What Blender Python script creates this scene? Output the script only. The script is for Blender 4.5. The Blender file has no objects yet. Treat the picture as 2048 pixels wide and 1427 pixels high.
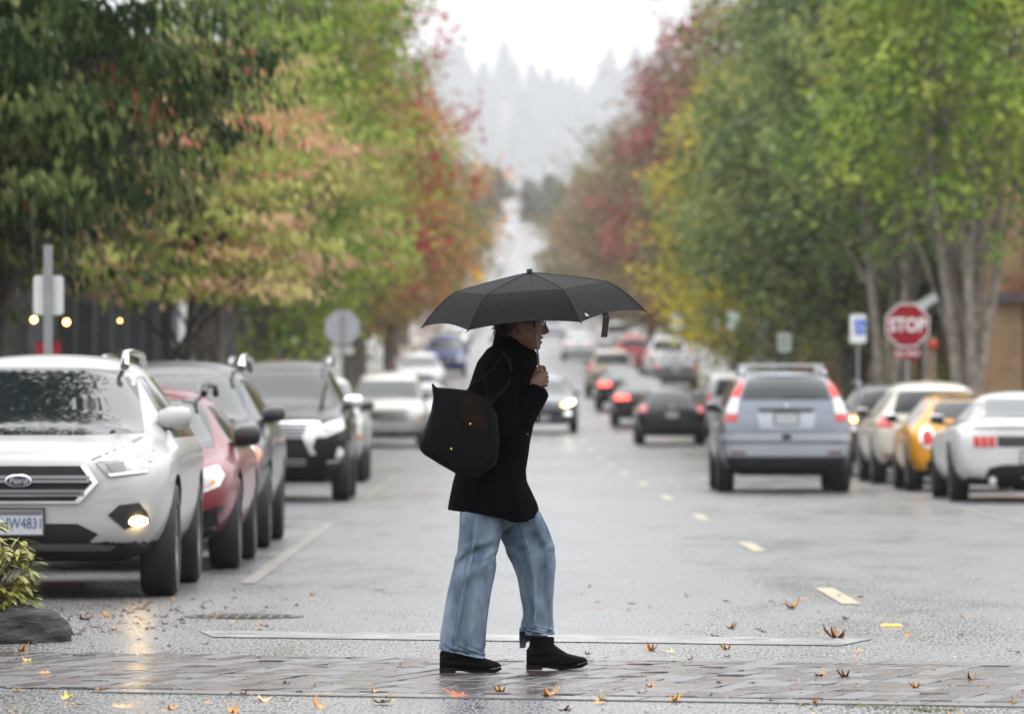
import bpy, bmesh, math, random
import numpy as np
from mathutils import Vector, Matrix
from mathutils.bvhtree import BVHTree

random.seed(7)
rng = np.random.default_rng(11)
SC = bpy.context.scene
COL = SC.collection
R = math.radians
PI = math.pi

# ------------------------------------------------------------------ camera
EYE = 1.23                    # lens height above the road
CAMZ = EYE + .016             # the road surface lies a little above zero
F = 2048 * 200 / 36.0         # focal length in photograph pixels (200 mm on full frame)
HX, HY = 999.0, 802.0         # where the near street runs to in the photograph
cam_d = bpy.data.cameras.new('camera')
cam = bpy.data.objects.new('camera', cam_d)
COL.objects.link(cam)
cam_d.lens = 200
cam_d.sensor_width = 36
cam_d.clip_start = 0.5
cam_d.clip_end = 12000
cam.location = (0, 0, CAMZ)
cam.rotation_euler = (PI / 2 + (HY - 713.5) / F, 0, -(1024 - HX) / F)
cam_d.dof.use_dof = True
cam_d.dof.focus_distance = 25.9
cam_d.dof.aperture_fstop = 4.5
SC.camera = cam

# ------------------------------------------------------------------ sky: closed overcast, brighter overhead
W = bpy.data.worlds.new('World')
SC.world = W
W.use_nodes = True
nt = W.node_tree
nt.nodes.clear()
out = nt.nodes.new('ShaderNodeOutputWorld')
bg = nt.nodes.new('ShaderNodeBackground')
sky = nt.nodes.new('ShaderNodeTexSky')
sky.sky_type = 'NISHITA'
sky.sun_disc = False
sky.sun_elevation = R(75)
sky.sun_rotation = R(-23)
sky.dust_density = 6
hs = nt.nodes.new('ShaderNodeHueSaturation')
hs.inputs['Saturation'].default_value = 0.12
geo = nt.nodes.new('ShaderNodeTexCoord')
sep = nt.nodes.new('ShaderNodeSeparateXYZ')
mr = nt.nodes.new('ShaderNodeMapRange')
mr.inputs['From Min'].default_value = 0.0
mr.inputs['From Max'].default_value = 1.0
mr.inputs['To Min'].default_value = 7.8
mr.inputs['To Max'].default_value = 20.0
cmb = nt.nodes.new('ShaderNodeVectorMath')
cmb.operation = 'SCALE'
cmb.inputs[0].default_value = (0.985, 0.995, 1.02)
mix = nt.nodes.new('ShaderNodeMix')
mix.data_type = 'RGBA'
mix.inputs[0].default_value = 0.93
nt.links.new(geo.outputs['Generated'], sep.inputs[0])
nt.links.new(sep.outputs['Z'], mr.inputs['Value'])
nt.links.new(mr.outputs[0], cmb.inputs['Scale'])
nt.links.new(sky.outputs[0], hs.inputs['Color'])
nt.links.new(hs.outputs[0], mix.inputs[6])
nt.links.new(cmb.outputs[0], mix.inputs[7])
nt.links.new(mix.outputs[2], bg.inputs['Color'])
bg.inputs['Strength'].default_value = 0.1
nt.links.new(bg.outputs[0], out.inputs[0])

sun_d = bpy.data.lights.new('sun', 'SUN')
sun_d.energy = 1.3
sun_d.angle = R(75)
sun_d.color = (1.0, 0.97, 0.93)
sun = bpy.data.objects.new('sun', sun_d)
sun.rotation_euler = (R(-14), R(6), 0)      # from ahead, high up: the walker is against the light
COL.objects.link(sun)

vs = SC.view_settings
vs.view_transform = 'Standard'
vs.look = 'None'
vs.exposure = 0.55
vs.gamma = 1.0
vs.use_curve_mapping = False
cy = SC.cycles
cy.max_bounces = 6
cy.diffuse_bounces = 2
cy.glossy_bounces = 3
cy.transmission_bounces = 3
cy.volume_bounces = 1
cy.transparent_max_bounces = 6
cy.caustics_reflective = False
cy.caustics_refractive = False
cy.sample_clamp_indirect = 6
cy.use_denoising = True

# ------------------------------------------------------------------ ground profile: level, then the street climbs
_sl_y = [-80, 115, 165, 430, 620, 1100, 1200, 1400, 4500, 4950, 6000, 6450, 7950, 8100, 8550]
_sl_v = [0, 0, .021, .021, .056, .056, -.03, -.005, 0, .06, .06, .17, .17, 0, 0]
_gy = np.arange(-80, 8550, 1.0)
_gs = np.interp(_gy, _sl_y, _sl_v)
_gz = np.cumsum(_gs)
_gz -= np.interp(0, _gy, _gz)


def gz(y):
    return float(np.interp(y, _gy, _gz))


def gp(px, py):
    """ground point of the level near street seen at a photograph pixel"""
    d = F * EYE / (py - HY)
    return (px - HX) / F * d, d


def at(px, py, d):
    return Vector(((px - HX) * d / F, d, CAMZ + (HY - py) * d / F))


# ------------------------------------------------------------------ materials
MATS = {}


def node(nt, t, **kw):
    n = nt.nodes.new(t)
    for k, v in kw.items():
        if k in n.inputs.keys():
            n.inputs[k].default_value = v
        else:
            setattr(n, k, v)
    return n


def base_mat(name):
    m = bpy.data.materials.new(name)
    m.use_nodes = True
    n = m.node_tree
    p = n.nodes['Principled BSDF']
    return m, n, p


def M(name, col=(.5, .5, .5), rough=.5, metal=0, coat=0, spec=.5, emit=None, es=0, vary=0, vscale=8, bump=0, bscale=40, ior=1.5, coords='Object'):
    if name in MATS:
        return MATS[name]
    m, n, p = base_mat(name)
    p.inputs['Base Color'].default_value = (*col, 1)
    p.inputs['Roughness'].default_value = rough
    p.inputs['Metallic'].default_value = metal
    p.inputs['Coat Weight'].default_value = coat
    p.inputs['Coat Roughness'].default_value = .04
    p.inputs['Specular IOR Level'].default_value = spec
    p.inputs['IOR'].default_value = ior
    if emit:
        p.inputs['Emission Color'].default_value = (*emit, 1)
        p.inputs['Emission Strength'].default_value = es
    if vary or bump:
        tc = node(n, 'ShaderNodeTexCoord')
    if vary:
        nz = node(n, 'ShaderNodeTexNoise', Scale=vscale, Detail=5.0, Roughness=.6)
        n.links.new(tc.outputs[coords], nz.inputs['Vector'])
        cr = node(n, 'ShaderNodeValToRGB')
        a = [max(0, c * (1 - vary)) for c in col]
        b = [min(1, c * (1 + vary)) for c in col]
        cr.color_ramp.elements[0].position = .3
        cr.color_ramp.elements[1].position = .7
        cr.color_ramp.elements[0].color = (*a, 1)
        cr.color_ramp.elements[1].color = (*b, 1)
        n.links.new(nz.outputs['Fac'], cr.inputs[0])
        n.links.new(cr.outputs[0], p.inputs['Base Color'])
    if bump:
        nb = node(n, 'ShaderNodeTexNoise', Scale=bscale, Detail=4.0)
        n.links.new(tc.outputs[coords], nb.inputs['Vector'])
        bp = node(n, 'ShaderNodeBump', Strength=bump, Distance=.02)
        n.links.new(nb.outputs['Fac'], bp.inputs['Height'])
        n.links.new(bp.outputs[0], p.inputs['Normal'])
    MATS[name] = m
    return m


def paint(name, col, metal=0.0, rough=.32, dirt=.12):
    """car paint under rain: clear coat broken up by drops, road film"""
    if name in MATS:
        return MATS[name]
    m, n, p = base_mat(name)
    p.inputs['Metallic'].default_value = metal
    p.inputs['Coat Weight'].default_value = .55
    p.inputs['Coat IOR'].default_value = 1.4
    p.inputs['Specular IOR Level'].default_value = .3
    p.inputs['Coat Roughness'].default_value = .06
    tc = node(n, 'ShaderNodeTexCoord')
    nz = node(n, 'ShaderNodeTexNoise', Scale=2.2, Detail=6.0, Roughness=.65)
    n.links.new(tc.outputs['Object'], nz.inputs['Vector'])
    cr = node(n, 'ShaderNodeValToRGB')
    cr.color_ramp.elements[0].position = .25
    cr.color_ramp.elements[1].position = .7
    cr.color_ramp.elements[0].color = (*[c * (1 - dirt) * .96 for c in col], 1)
    cr.color_ramp.elements[1].color = (*col, 1)
    n.links.new(nz.outputs['Fac'], cr.inputs[0])
    n.links.new(cr.outputs[0], p.inputs['Base Color'])
    mr = node(n, 'ShaderNodeMapRange')
    mr.inputs['To Min'].default_value = rough * .7
    mr.inputs['To Max'].default_value = rough * 1.4
    n.links.new(nz.outputs['Fac'], mr.inputs['Value'])
    n.links.new(mr.outputs[0], p.inputs['Roughness'])
    vo = node(n, 'ShaderNodeTexVoronoi', Scale=95.0)
    n.links.new(tc.outputs['Object'], vo.inputs['Vector'])
    m2 = node(n, 'ShaderNodeMapRange')
    m2.inputs['From Min'].default_value = 0
    m2.inputs['From Max'].default_value = .33
    m2.inputs['To Min'].default_value = 1
    m2.inputs['To Max'].default_value = 0
    n.links.new(vo.outputs['Distance'], m2.inputs['Value'])
    bp = node(n, 'ShaderNodeBump', Strength=.22, Distance=.003)
    n.links.new(m2.outputs[0], bp.inputs['Height'])
    n.links.new(bp.outputs[0], p.inputs['Coat Normal'])
    MATS[name] = m
    return m


# ------------------------------------------------------------------ mesh helpers
class MB:
    def __init__(self):
        self.v = []
        self.f = []

    def add(self, vs, fs):
        o = len(self.v)
        self.v += [tuple(v) for v in vs]
        self.f += [tuple(i + o for i in f) for f in fs]
        return self

    def box(self, c, s, rot=None):
        x, y, z = [a / 2 for a in s]
        vs = [Vector(p) for p in ((-x, -y, -z), (x, -y, -z), (x, y, -z), (-x, y, -z), (-x, -y, z), (x, -y, z), (x, y, z), (-x, y, z))]
        if rot is not None:
            vs = [rot @ v for v in vs]
        c = Vector(c)
        return self.add([v + c for v in vs], [(0, 3, 2, 1), (4, 5, 6, 7), (0, 1, 5, 4), (1, 2, 6, 5), (2, 3, 7, 6), (3, 0, 4, 7)])

    def bar(self, a, b, w, h):
        a, b = Vector(a), Vector(b)
        d = (b - a)
        q = d.to_track_quat('Y', 'Z').to_matrix()
        return self.box((a + b) / 2, (w, d.length, h), q)

    def tube(self, pts, rad, n=8, cap=True):
        pts = [Vector(p) for p in pts]
        if not hasattr(rad, '__len__'):
            rad = [rad] * len(pts)
        rings = []
        up = Vector((0.13, .31, .94)).normalized()
        for i, p in enumerate(pts):
            d = (pts[min(i + 1, len(pts) - 1)] - pts[max(i - 1, 0)])
            if d.length < 1e-9:
                d = Vector((0, 0, 1))
            d.normalize()
            a = d.cross(up)
            if a.length < 1e-3:
                a = d.cross(Vector((1, 0, 0)))
            a.normalize()
            b = d.cross(a)
            rings.append([p + (a * math.cos(t) + b * math.sin(t)) * rad[i] for t in np.linspace(0, 2 * PI, n, endpoint=False)])
        return self.loft(rings, cap)

    def loft(self, rings, cap=True, close=True):
        n = len(rings[0])
        vs = [p for r in rings for p in r]
        fs = []
        for i in range(len(rings) - 1):
            for j in range(n if close else n - 1):
                k = (j + 1) % n
                fs.append((i * n + j, i * n + k, (i + 1) * n + k, (i + 1) * n + j))
        if cap:
            fs.append(tuple(range(n - 1, -1, -1)))
            fs.append(tuple((len(rings) - 1) * n + j for j in range(n)))
        return self.add(vs, fs)

    def lathe(self, prof, axis='Z', n=24, c=(0, 0, 0)):
        """prof: list of (radius, height)"""
        c = Vector(c)
        rings = []
        for r, h in prof:
            ring = []
            for t in np.linspace(0, 2 * PI, n, endpoint=False):
                a, b = r * math.cos(t), r * math.sin(t)
                if axis == 'Z':
                    p = (a, b, h)
                elif axis == 'X':
                    p = (h, a, b)
                else:
                    p = (b, h, a)
                ring.append(c + Vector(p))
            rings.append(ring)
        return self.loft(rings)

    def ball(self, c, r, n=10, m=7, scale=(1, 1, 1)):
        c = Vector(c)
        rings = []
        for i in range(m + 1):
            t = -PI / 2 + PI * (i + .02) / (m + .04)
            rings.append([c + Vector((r * math.cos(t) * math.cos(a) * scale[0], r * math.cos(t) * math.sin(a) * scale[1], r * math.sin(t) * scale[2])) for a in np.linspace(0, 2 * PI, n, endpoint=False)])
        return self.loft(rings)

    def prism(self, poly, y0, y1):
        """poly in (x, z), pushed from y0 to y1"""
        n = len(poly)
        vs = [(x, y0, z) for x, z in poly] + [(x, y1, z) for x, z in poly]
        fs = [tuple(range(n)), tuple(range(2 * n - 1, n - 1, -1))]
        fs += [(i, i + n, (i + 1) % n + n, (i + 1) % n) for i in range(n)]
        return self.add(vs, fs)

    def mesh(self, name, mat=None, smooth=False, fix=True):
        me = bpy.data.meshes.new(name)
        me.from_pydata(self.v, [], self.f)
        if fix:
            bm = bmesh.new()
            bm.from_mesh(me)
            bmesh.ops.recalc_face_normals(bm, faces=bm.faces)
            bm.to_mesh(me)
            bm.free()
        if mat:
            me.materials.append(mat)
        if smooth:
            me.shade_smooth()
            me.set_sharp_from_angle(angle=R(45))
        return me

    def build(self, name, mat=None, parent=None, smooth=False, loc=None):
        return link(name, self.mesh(name, mat, smooth), parent, loc)


def link(name, me, parent=None, loc=None):
    o = bpy.data.objects.new(name, me)
    COL.objects.link(o)
    if parent:
        o.parent = parent
    if loc is not None:
        o.location = loc
    return o


def tag(o, label=None, cat=None, group=None, kind=None):
    if label:
        o['label'] = label
    if cat:
        o['category'] = cat
    if group:
        o['group'] = group
    if kind:
        o['kind'] = kind
    return o


def empty(name, loc, rz=0):
    o = bpy.data.objects.new(name, None)
    COL.objects.link(o)
    o.location = loc
    o.rotation_euler = (0, 0, rz)
    o.empty_display_size = .2
    return o


def copy_tree(o, parent=None):
    c = o.copy()
    COL.objects.link(c)
    c.parent = parent
    for ch in o.children:
        copy_tree(ch, c)
    return c


def evaluated(me, mods):
    """run modifiers on a mesh and return the resulting mesh"""
    o = bpy.data.objects.new('tmp', me)
    COL.objects.link(o)
    extra = []
    for t, kw in mods:
        m = o.modifiers.new(t, t)
        for k, v in kw.items():
            if isinstance(v, bpy.types.Mesh):
                c = bpy.data.objects.new('tmpc', v)
                COL.objects.link(c)
                extra.append(c)
                v = c
            setattr(m, k, v)
    dg = bpy.context.evaluated_depsgraph_get()
    dg.update()
    r = bpy.data.meshes.new_from_object(o.evaluated_get(dg), preserve_all_data_layers=True, depsgraph=dg)
    bpy.data.objects.remove(o)
    for c in extra:
        bpy.data.objects.remove(c)
    return r


_txt = {}


def text_mesh(s, size, bold=0.0, shear=0.0, depth=.002):
    """letters as a thin solid mesh in the XZ plane facing -Y, centred"""
    key = (s, size, bold, shear)
    if key in _txt:
        return _txt[key]
    cu = bpy.data.curves.new('txt', 'FONT')
    cu.body = s
    cu.size = size
    cu.align_x = 'CENTER'
    cu.align_y = 'CENTER'
    cu.offset = bold
    cu.shear = shear
    cu.extrude = depth
    cu.resolution_u = 3
    o = bpy.data.objects.new('tmp', cu)
    COL.objects.link(o)
    dg = bpy.context.evaluated_depsgraph_get()
    dg.update()
    me = bpy.data.meshes.new_from_object(o.evaluated_get(dg))
    bpy.data.objects.remove(o)
    me.transform(Matrix.Rotation(PI / 2, 4, 'X'))
    _txt[key] = me
    return me


def text(name, s, size, mat, parent, loc, rz=0, sx=1, **kw):
    me = text_mesh(s, size, **kw).copy()
    me.materials.clear()
    me.materials.append(mat)
    o = link(name, me, parent, loc)
    o.rotation_euler = (0, 0, rz)
    o.scale = (sx, 1, 1)
    return o


def strip(name, x0, x1, y0, y1, lift, mat, step=6, edge=None, parent=None, skew=0):
    """a sheet between x0..x1, y0..y1 that follows the ground"""
    ys = list(np.arange(y0, y1, step)) + [y1]
    m = MB()
    for y in ys:
        z = gz(y) + lift
        m.v += [(x0, y, z), (x1, y, z)]
    m.f = [(2 * i, 2 * i + 1, 2 * i + 3, 2 * i + 2) for i in range(len(ys) - 1)]
    return m.build(name, mat, parent)
# ------------------------------------------------------------------ setting: ground, road, markings, kerbs
def asphalt_mat():
    m, n, p = base_mat('wet_asphalt')
    tc = node(n, 'ShaderNodeTexCoord')
    fine = node(n, 'ShaderNodeTexNoise', Scale=80.0, Detail=4.0, Roughness=.7)
    mpf = node(n, 'ShaderNodeMapping')
    mpf.inputs['Scale'].default_value = (1, .10, 1)
    n.links.new(tc.outputs['Object'], mpf.inputs[0])
    mid = node(n, 'ShaderNodeTexNoise', Scale=1.1, Detail=7.0, Roughness=.62)
    big = node(n, 'ShaderNodeTexNoise', Scale=.22, Detail=4.0)
    mp = node(n, 'ShaderNodeMapping')
    mp.inputs['Scale'].default_value = (1.6, .35, 1)
    n.links.new(tc.outputs['Object'], mp.inputs[0])
    n.links.new(mpf.outputs[0], fine.inputs['Vector'])
    n.links.new(mp.outputs[0], mid.inputs['Vector'])
    n.links.new(mp.outputs[0], big.inputs['Vector'])
    cr = node(n, 'ShaderNodeValToRGB')
    cr.color_ramp.elements[0].position = .40
    cr.color_ramp.elements[1].position = .66
    cr.color_ramp.elements[0].color = (.032, .032, .034, 1)
    cr.color_ramp.elements[1].color = (.25, .25, .255, 1)
    n.links.new(fine.outputs['Fac'], cr.inputs[0])
    n.links.new(cr.outputs[0], p.inputs['Base Color'])
    ad = node(n, 'ShaderNodeMath', operation='ADD')
    n.links.new(mid.outputs['Fac'], ad.inputs[0])
    n.links.new(big.outputs['Fac'], ad.inputs[1])
    mr = node(n, 'ShaderNodeMapRange')
    mr.inputs['From Min'].default_value = .75
    mr.inputs['From Max'].default_value = 1.3
    mr.inputs['To Min'].default_value = .19
    mr.inputs['To Max'].default_value = .46
    n.links.new(ad.outputs[0], mr.inputs['Value'])
    rs = node(n, 'ShaderNodeMath', operation='MULTIPLY_ADD')
    rs.inputs[1].default_value = .9
    n.links.new(fine.outputs['Fac'], rs.inputs[0])
    sb = node(n, 'ShaderNodeMath', operation='SUBTRACT')
    sb.inputs[1].default_value = .45
    n.links.new(mr.outputs[0], sb.inputs[0])
    n.links.new(sb.outputs[0], rs.inputs[2])
    mx2 = node(n, 'ShaderNodeMath', operation='MAXIMUM')
    mx2.inputs[1].default_value = .1
    n.links.new(rs.outputs[0], mx2.inputs[0])
    n.links.new(mx2.outputs[0], p.inputs['Roughness'])
    bp = node(n, 'ShaderNodeBump', Strength=.35, Distance=.003)
    n.links.new(fine.outputs['Fac'], bp.inputs['Height'])
    n.links.new(bp.outputs[0], p.inputs['Normal'])
    p.inputs['IOR'].default_value = 1.45
    return m


asph = asphalt_mat()
soil = M('soil', (.035, .03, .022), .8, vary=.4, vscale=1.5)
conc = M('wet_concrete', (.24, .235, .225), .34, vary=.22, vscale=3, bump=.25, bscale=60)
white_paint = M('white_road_paint', (.18, .178, .172), .25, vary=.8, vscale=4, bump=.2, bscale=60)
worn_paint = M('worn_road_paint', (.17, .15, .125), .3, vary=.6, vscale=3, bump=.2, bscale=60)
yellow_paint = M('yellow_road_paint', (.40, .345, .22), .3, vary=.5, vscale=7)

gnd = MB()
ys = list(range(-50, 700, 5)) + list(range(700, 8450, 50)) + [8450]
xs = [-1000, -350, -60, -20, 30, 80, 350, 1000]
for y in ys:
    for x in xs:
        gnd.v.append((x, y, gz(y) - .02))
gnd.f = [(j * 8 + i, j * 8 + i + 1, j * 8 + i + 9, j * 8 + i + 8) for j in range(len(ys) - 1) for i in range(7)]
# finer rows where the road starts to climb keep the road above the ground sheet
tag(gnd.build('ground', soil), 'dark earth under the street and the hills', kind='structure')

KL, KR = -4.15, 7.75
tag(strip('road', KL - .2, KR + .2, -30, 1180, .012, asph, 5), 'wet grey asphalt street running up the hill', kind='structure')
tag(strip('side_street', KR + .2, 60, 106, 117, .008, asph, 5), 'wet asphalt of the side street', kind='structure')
tag(strip('side_street', -60, KL - .2, 106, 117, .008, asph, 5), 'wet asphalt of the side street across', kind='structure')


def pavement(name, x0, x1, y0, y1):
    ys = list(np.arange(y0, y1, 6)) + [y1]
    m = MB()
    for y in ys:
        z = gz(y)
        m.v += [(x0, y, z - .02), (x0, y, z + .14), (x1, y, z + .14), (x1, y, z - .02)]
    for i in range(len(ys) - 1):
        for j in range(3):
            m.f.append((4 * i + j, 4 * i + j + 1, 4 * i + j + 5, 4 * i + j + 4))
    e = 4 * (len(ys) - 1)
    m.f += [(0, 3, 2, 1), (e, e + 1, e + 2, e + 3)]
    return m.build(name, conc)


for a, b in ((33.2, 105), (118, 520)):
    for nm, x0, x1 in (('pavement', KL - 5.2, KL - .16), ('pavement', KR + .16, KR + 4.6)):
        tag(pavement(nm, x0, x1, a, b), kind='structure')
    k = M('kerb_concrete', (.20, .195, .185), .4, vary=.25, vscale=5)
    for x0, x1 in ((KL - .16, KL), (KR, KR + .16)):
        ob = pavement('kerb', x0, x1, a, b)
        ob.data.materials[0] = k
        ob.location.z = .004
        tag(ob, kind='structure')

# planted bulb-out in the near left corner and low kerb edge
bulb = MB()
bulb_edge = [(-5.2, 33.2), (-3.2, 33.0), (-2.75, 32.0), (-2.62, 30.8), (-2.55, 29.6), (-2.8, 28.4), (-3.6, 27.6), (-5.2, 27.2)]
n = len(bulb_edge)
bulb.v = [(x, y, -.02) for x, y in bulb_edge] + [(x, y, .10) for x, y in bulb_edge]
bulb.f = [tuple(range(n, 2 * n))] + [(i, (i + 1) % n, (i + 1) % n + n, i + n) for i in range(n)]
tag(bulb.build('planting_bed', M('bed_soil', (.03, .022, .015), .7, vary=.5, vscale=9, bump=.6, bscale=25)), 'planted kerb corner in front of the white SUV', kind='structure')


def mark(x0, x1, y0, y1, mat, lift=.017):
    """a painted line is part of the road surface"""
    o = strip('road_marking', x0, x1, y0, y1, lift, mat, 5)
    tag(o, kind='structure')
    return o


mark(-1.76, -1.65, 38.5, 58, worn_paint)
mark(-1.76, -1.65, 71, 96, worn_paint)
mark(-1.76, -1.65, 140, 420, worn_paint)
mark(5.24, 5.36, 40, 420, worn_paint)
y = 34.55
for i in range(26):
    mark(2.08, 2.2, y, y + 3.0, yellow_paint)
    y += 12.2
# stop line of the oncoming lane
sl = MB()
c = [(-1.62, 30.6), (1.95, 29.55), (1.72, 28.7), (-1.50, 29.75)]
sl.v = [(x, y, .0168) for x, y in c]
sl.f = [(3, 2, 1, 0)]
tag(sl.build('stop_line', white_paint), kind='structure')

# ------------------------------------------------------------------ brick crossing, turned a little against the street
ANG = R(-17)
cross = empty('crosswalk', (0.05, 25.5, 0.0115), ANG)
tag(cross, 'brick paved crossing with concrete edging under the walker', kind='structure')
BW, BL = .135, .36
bricks_near, bricks_far = [], []
sand = M('joint_sand', (.02, .018, .015), .08, vary=.4, vscale=30)
bed = MB()
bed.box((0, 0, .0015), (9.6, 3.2, .003))
bed.build('joint_bed', sand, cross)
edge_m = M('edge_concrete', (.13, .128, .122), .2, vary=.2, vscale=4, bump=.2, bscale=70)
for i in range(8):
    for s, w in ((1, .30), (-1, .26)):
        if (s > 0 and i < 4) or (s < 0 and i < 3):
            continue
        e = MB()
        e.box(((i - 3.5) * 1.2 + .1 * s, s * (1.6 + w / 2), .0035), (1.188, w, .007))
        e.build('edge_slab', edge_m, cross)


def brick_mat(name, c):
    return M(name, c, {'brick_red': .16, 'brick_brown': .07, 'brick_grey': .3}[name], vary=.35, vscale=18, bump=.35, bscale=45, spec=.7)


bm_ = [brick_mat('brick_red', (.075, .055, .052)), brick_mat('brick_brown', (.066, .055, .053)), brick_mat('brick_grey', (.08, .075, .074))]
bms = []
for k in range(3):
    b = MB()
    hx, hy, hz, c = BW / 2 - .0045, BL / 2 - .0045, .009, .003
    b.v = [(-hx, -hy, 0), (hx, -hy, 0), (hx, hy, 0), (-hx, hy, 0), (-hx, -hy, hz - c), (hx, -hy, hz - c), (hx, hy, hz - c), (-hx, hy, hz - c),
           (-hx + c, -hy + c, hz), (hx - c, -hy + c, hz), (hx - c, hy - c, hz), (-hx + c, hy - c, hz)]
    b.f = [(0, 1, 5, 4), (1, 2, 6, 5), (2, 3, 7, 6), (3, 0, 4, 7), (4, 5, 9, 8), (5, 6, 10, 9), (6, 7, 11, 10), (7, 4, 8, 11), (8, 9, 10, 11)]
    bms.append(b.mesh('brick', bm_[k]))
rows = int(3.2 / BL)
spots = []
ncol = int(9.4 / BW)
for i in range(ncol):
    x = (i - ncol / 2 + .5) * BW
    for j in range(rows + 1):
        yy = (j - rows / 2) * BL + (BL / 2 if i % 2 else 0) - BL / 4
        lo, hi = max(-1.6, yy - BL / 2), min(1.6, yy + BL / 2)
        if hi - lo < .1:
            continue
        spots.append((x, (lo + hi) / 2, (hi - lo) / BL))
spots.sort(key=lambda s: (abs(s[0] - .1) > 2.45, s[1]))
rest = MB()
rb = random.Random(3)
for q, (x, yy, ks) in enumerate(spots):
    tz, tx, ty = rb.uniform(-.003, .003), rb.gauss(0, .010), rb.gauss(0, .010)
    tr = rb.gauss(0, .012)
    if q < 300:
        o = link('brick', bms[rb.randrange(3)], cross, (x + rb.gauss(0, .002), yy + rb.gauss(0, .003), tz))
        o.rotation_euler = (tx, ty, tr)
        o.scale = (1, ks, 1)
    else:
        mtx = Matrix.Translation((x, yy, tz)) @ Matrix.Rotation(tx, 4, 'X') @ Matrix.Rotation(ty, 4, 'Y') @ Matrix.Diagonal((1, ks, 1, 1))
        me = bms[0]
        rest.add([mtx @ v.co for v in me.vertices], [tuple(p.vertices) for p in me.polygons])
o = rest.build('brick_rows', bm_[1], cross)
o['kind'] = 'stuff'

# moss in the near joint of the crossing
moss_m = M('moss', (.16, .17, .06), .7, vary=.5, vscale=20)
ms = MB()
rm = random.Random(5)
for px0, px1, py in ((1020, 1060, 1383), (1130, 1240, 1393), (1280, 1330, 1392), (1530, 1565, 1403), (1600, 1640, 1406), (1695, 1730, 1409), (1740, 1760, 1413), (1770, 1830, 1414), (1840, 1930, 1417), (1650, 1680, 1333), (1400, 1440, 1325)):
    cen = [rm.uniform(px0, px1) for _ in range(3)]
    for k in range(int((px1 - px0) * 1.2)):
        x, yv = gp(rm.gauss(rm.choice(cen), (px1 - px0) * .16), py + rm.gauss(0, 2.2))
        h = rm.uniform(.000, .007)
        a = rm.uniform(0, PI)
        w = rm.uniform(.002, .006)
        dx, dy = math.cos(a) * w, math.sin(a) * w
        lx, ly = rm.gauss(0, .008), rm.gauss(0, .008)
        ms.add([(x - dx, yv - dy, .012), (x + dx, yv + dy, .012), (x + lx, yv + ly, .016 + h)], [(0, 1, 2)])
tag(ms.build('moss', moss_m), 'green moss tufts in the joint along the brick crossing', 'moss', kind='stuff')

# manhole cover by the left line
mx, my = gp(488, 1231)
mh = empty('manhole_cover', (mx, my, .014))
tag(mh, 'round dark iron manhole cover between the white SUV and the stop line', 'manhole cover')
iron = M('cast_iron', (.035, .033, .03), .32, metal=.6, vary=.4, vscale=20)
c = MB()
c.lathe([(0.001, -.01), (.31, -.01), (.31, .002), (.001, .003)], n=36)
c.build('cover', iron, mh, True)
for i in range(9):
    for j in range(9):
        x, yv = (i - 4) * .062, (j - 4) * .062
        if math.hypot(x, yv) < .26:
            s = MB()
            s.box((x, yv, .004), (.04, .04, .008))
            s.build('stud', iron, mh)
r_ = MB()
r_.lathe([(.315, -.01), (.345, -.01), (.345, .0035), (.315, .0035)], n=36)
r_.build('ring', iron, mh)

# raised reflector on the centre line
rx, ry = gp(1782, 1251)
rf = empty('road_reflector', (rx, ry, .014))
tag(rf, 'yellow raised reflector on the road near the yellow dash', 'road reflector')
b = MB()
rf.scale = (.62, .8, .7)
b.add([(-.1, -.05, 0), (.1, -.05, 0), (.1, .05, 0), (-.1, .05, 0), (-.085, -.02, .022), (.085, -.02, .022), (.085, .02, .022), (-.085, .02, .022)],
      [(0, 1, 5, 4), (1, 2, 6, 5), (2, 3, 7, 6), (3, 0, 4, 7), (4, 5, 6, 7), (3, 2, 1, 0)])
b.build('body', M('reflector_shell', (.5, .38, .15), .4), rf)
b = MB()
b.add([(-.085, -.047, .005), (.085, -.047, .005), (.075, -.024, .021), (-.075, -.024, .021)], [(0, 1, 2, 3)])
b.build('lens', M('reflector_amber', (.75, .36, .02), .2), rf)
# ------------------------------------------------------------------ vehicles
GLASS = M('car_glass', (.008, .011, .012), .03, spec=.5, ior=1.45)
FRONT_GLASS = M('sloping_glass', (.010, .014, .015), .03, spec=.5, ior=1.75)
GLASS_CLEAR = M('pale_car_glass', (.035, .045, .045), .05, spec=.5, ior=1.5)
TRIM = M('black_plastic', (.012, .012, .013), .45, vary=.3, vscale=10)
UNDER = M('underbody', (.008, .008, .008), .8)
CHROME = M('chrome', (.78, .79, .8), .12, metal=1)
SILVER = M('satin_silver', (.6, .61, .62), .3, metal=.8)
TYRE = M('tyre_rubber', (.013, .013, .013), .6, vary=.3, vscale=14)
ALLOY = M('alloy', (.45, .46, .47), .28, metal=.9)
LAMP = M('lamp_housing', (.42, .43, .44), .08, coat=1, metal=.35)
LAMP_DARK = M('lamp_dark', (.05, .052, .055), .1, coat=1)
LAMP_WHITE = M('lamp_white', (.8, .8, .78), .1, coat=1)
AMBER = M('amber_lens', (.75, .2, .02), .15, coat=1)
RED = M('red_lens', (.5, .015, .012), .12, coat=1, emit=(1, .03, .02), es=.03)
RED_LIT = M('red_lens_lit', (.6, .02, .015), .12, coat=1, emit=(1, .08, .05), es=3.5)
RED_DARK = M('red_lens_dark', (.16, .006, .006), .12, coat=1)
ON = M('headlamp_lit', (1, .95, .85), .2, emit=(1, .80, .48), es=12)
ON_WARM = M('foglamp_lit', (1, .9, .7), .2, emit=(1, .66, .26), es=26)
DRL = M('running_light', (1, 1, 1), .2, emit=(1, .98, .92), es=1.6)
SIGNAL = M('turn_signal_lit', (1, .6, .1), .2, emit=(1, .55, .12), es=9)
PLATE = M('number_plate', (.46, .48, .50), .4, vary=.08)
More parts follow.
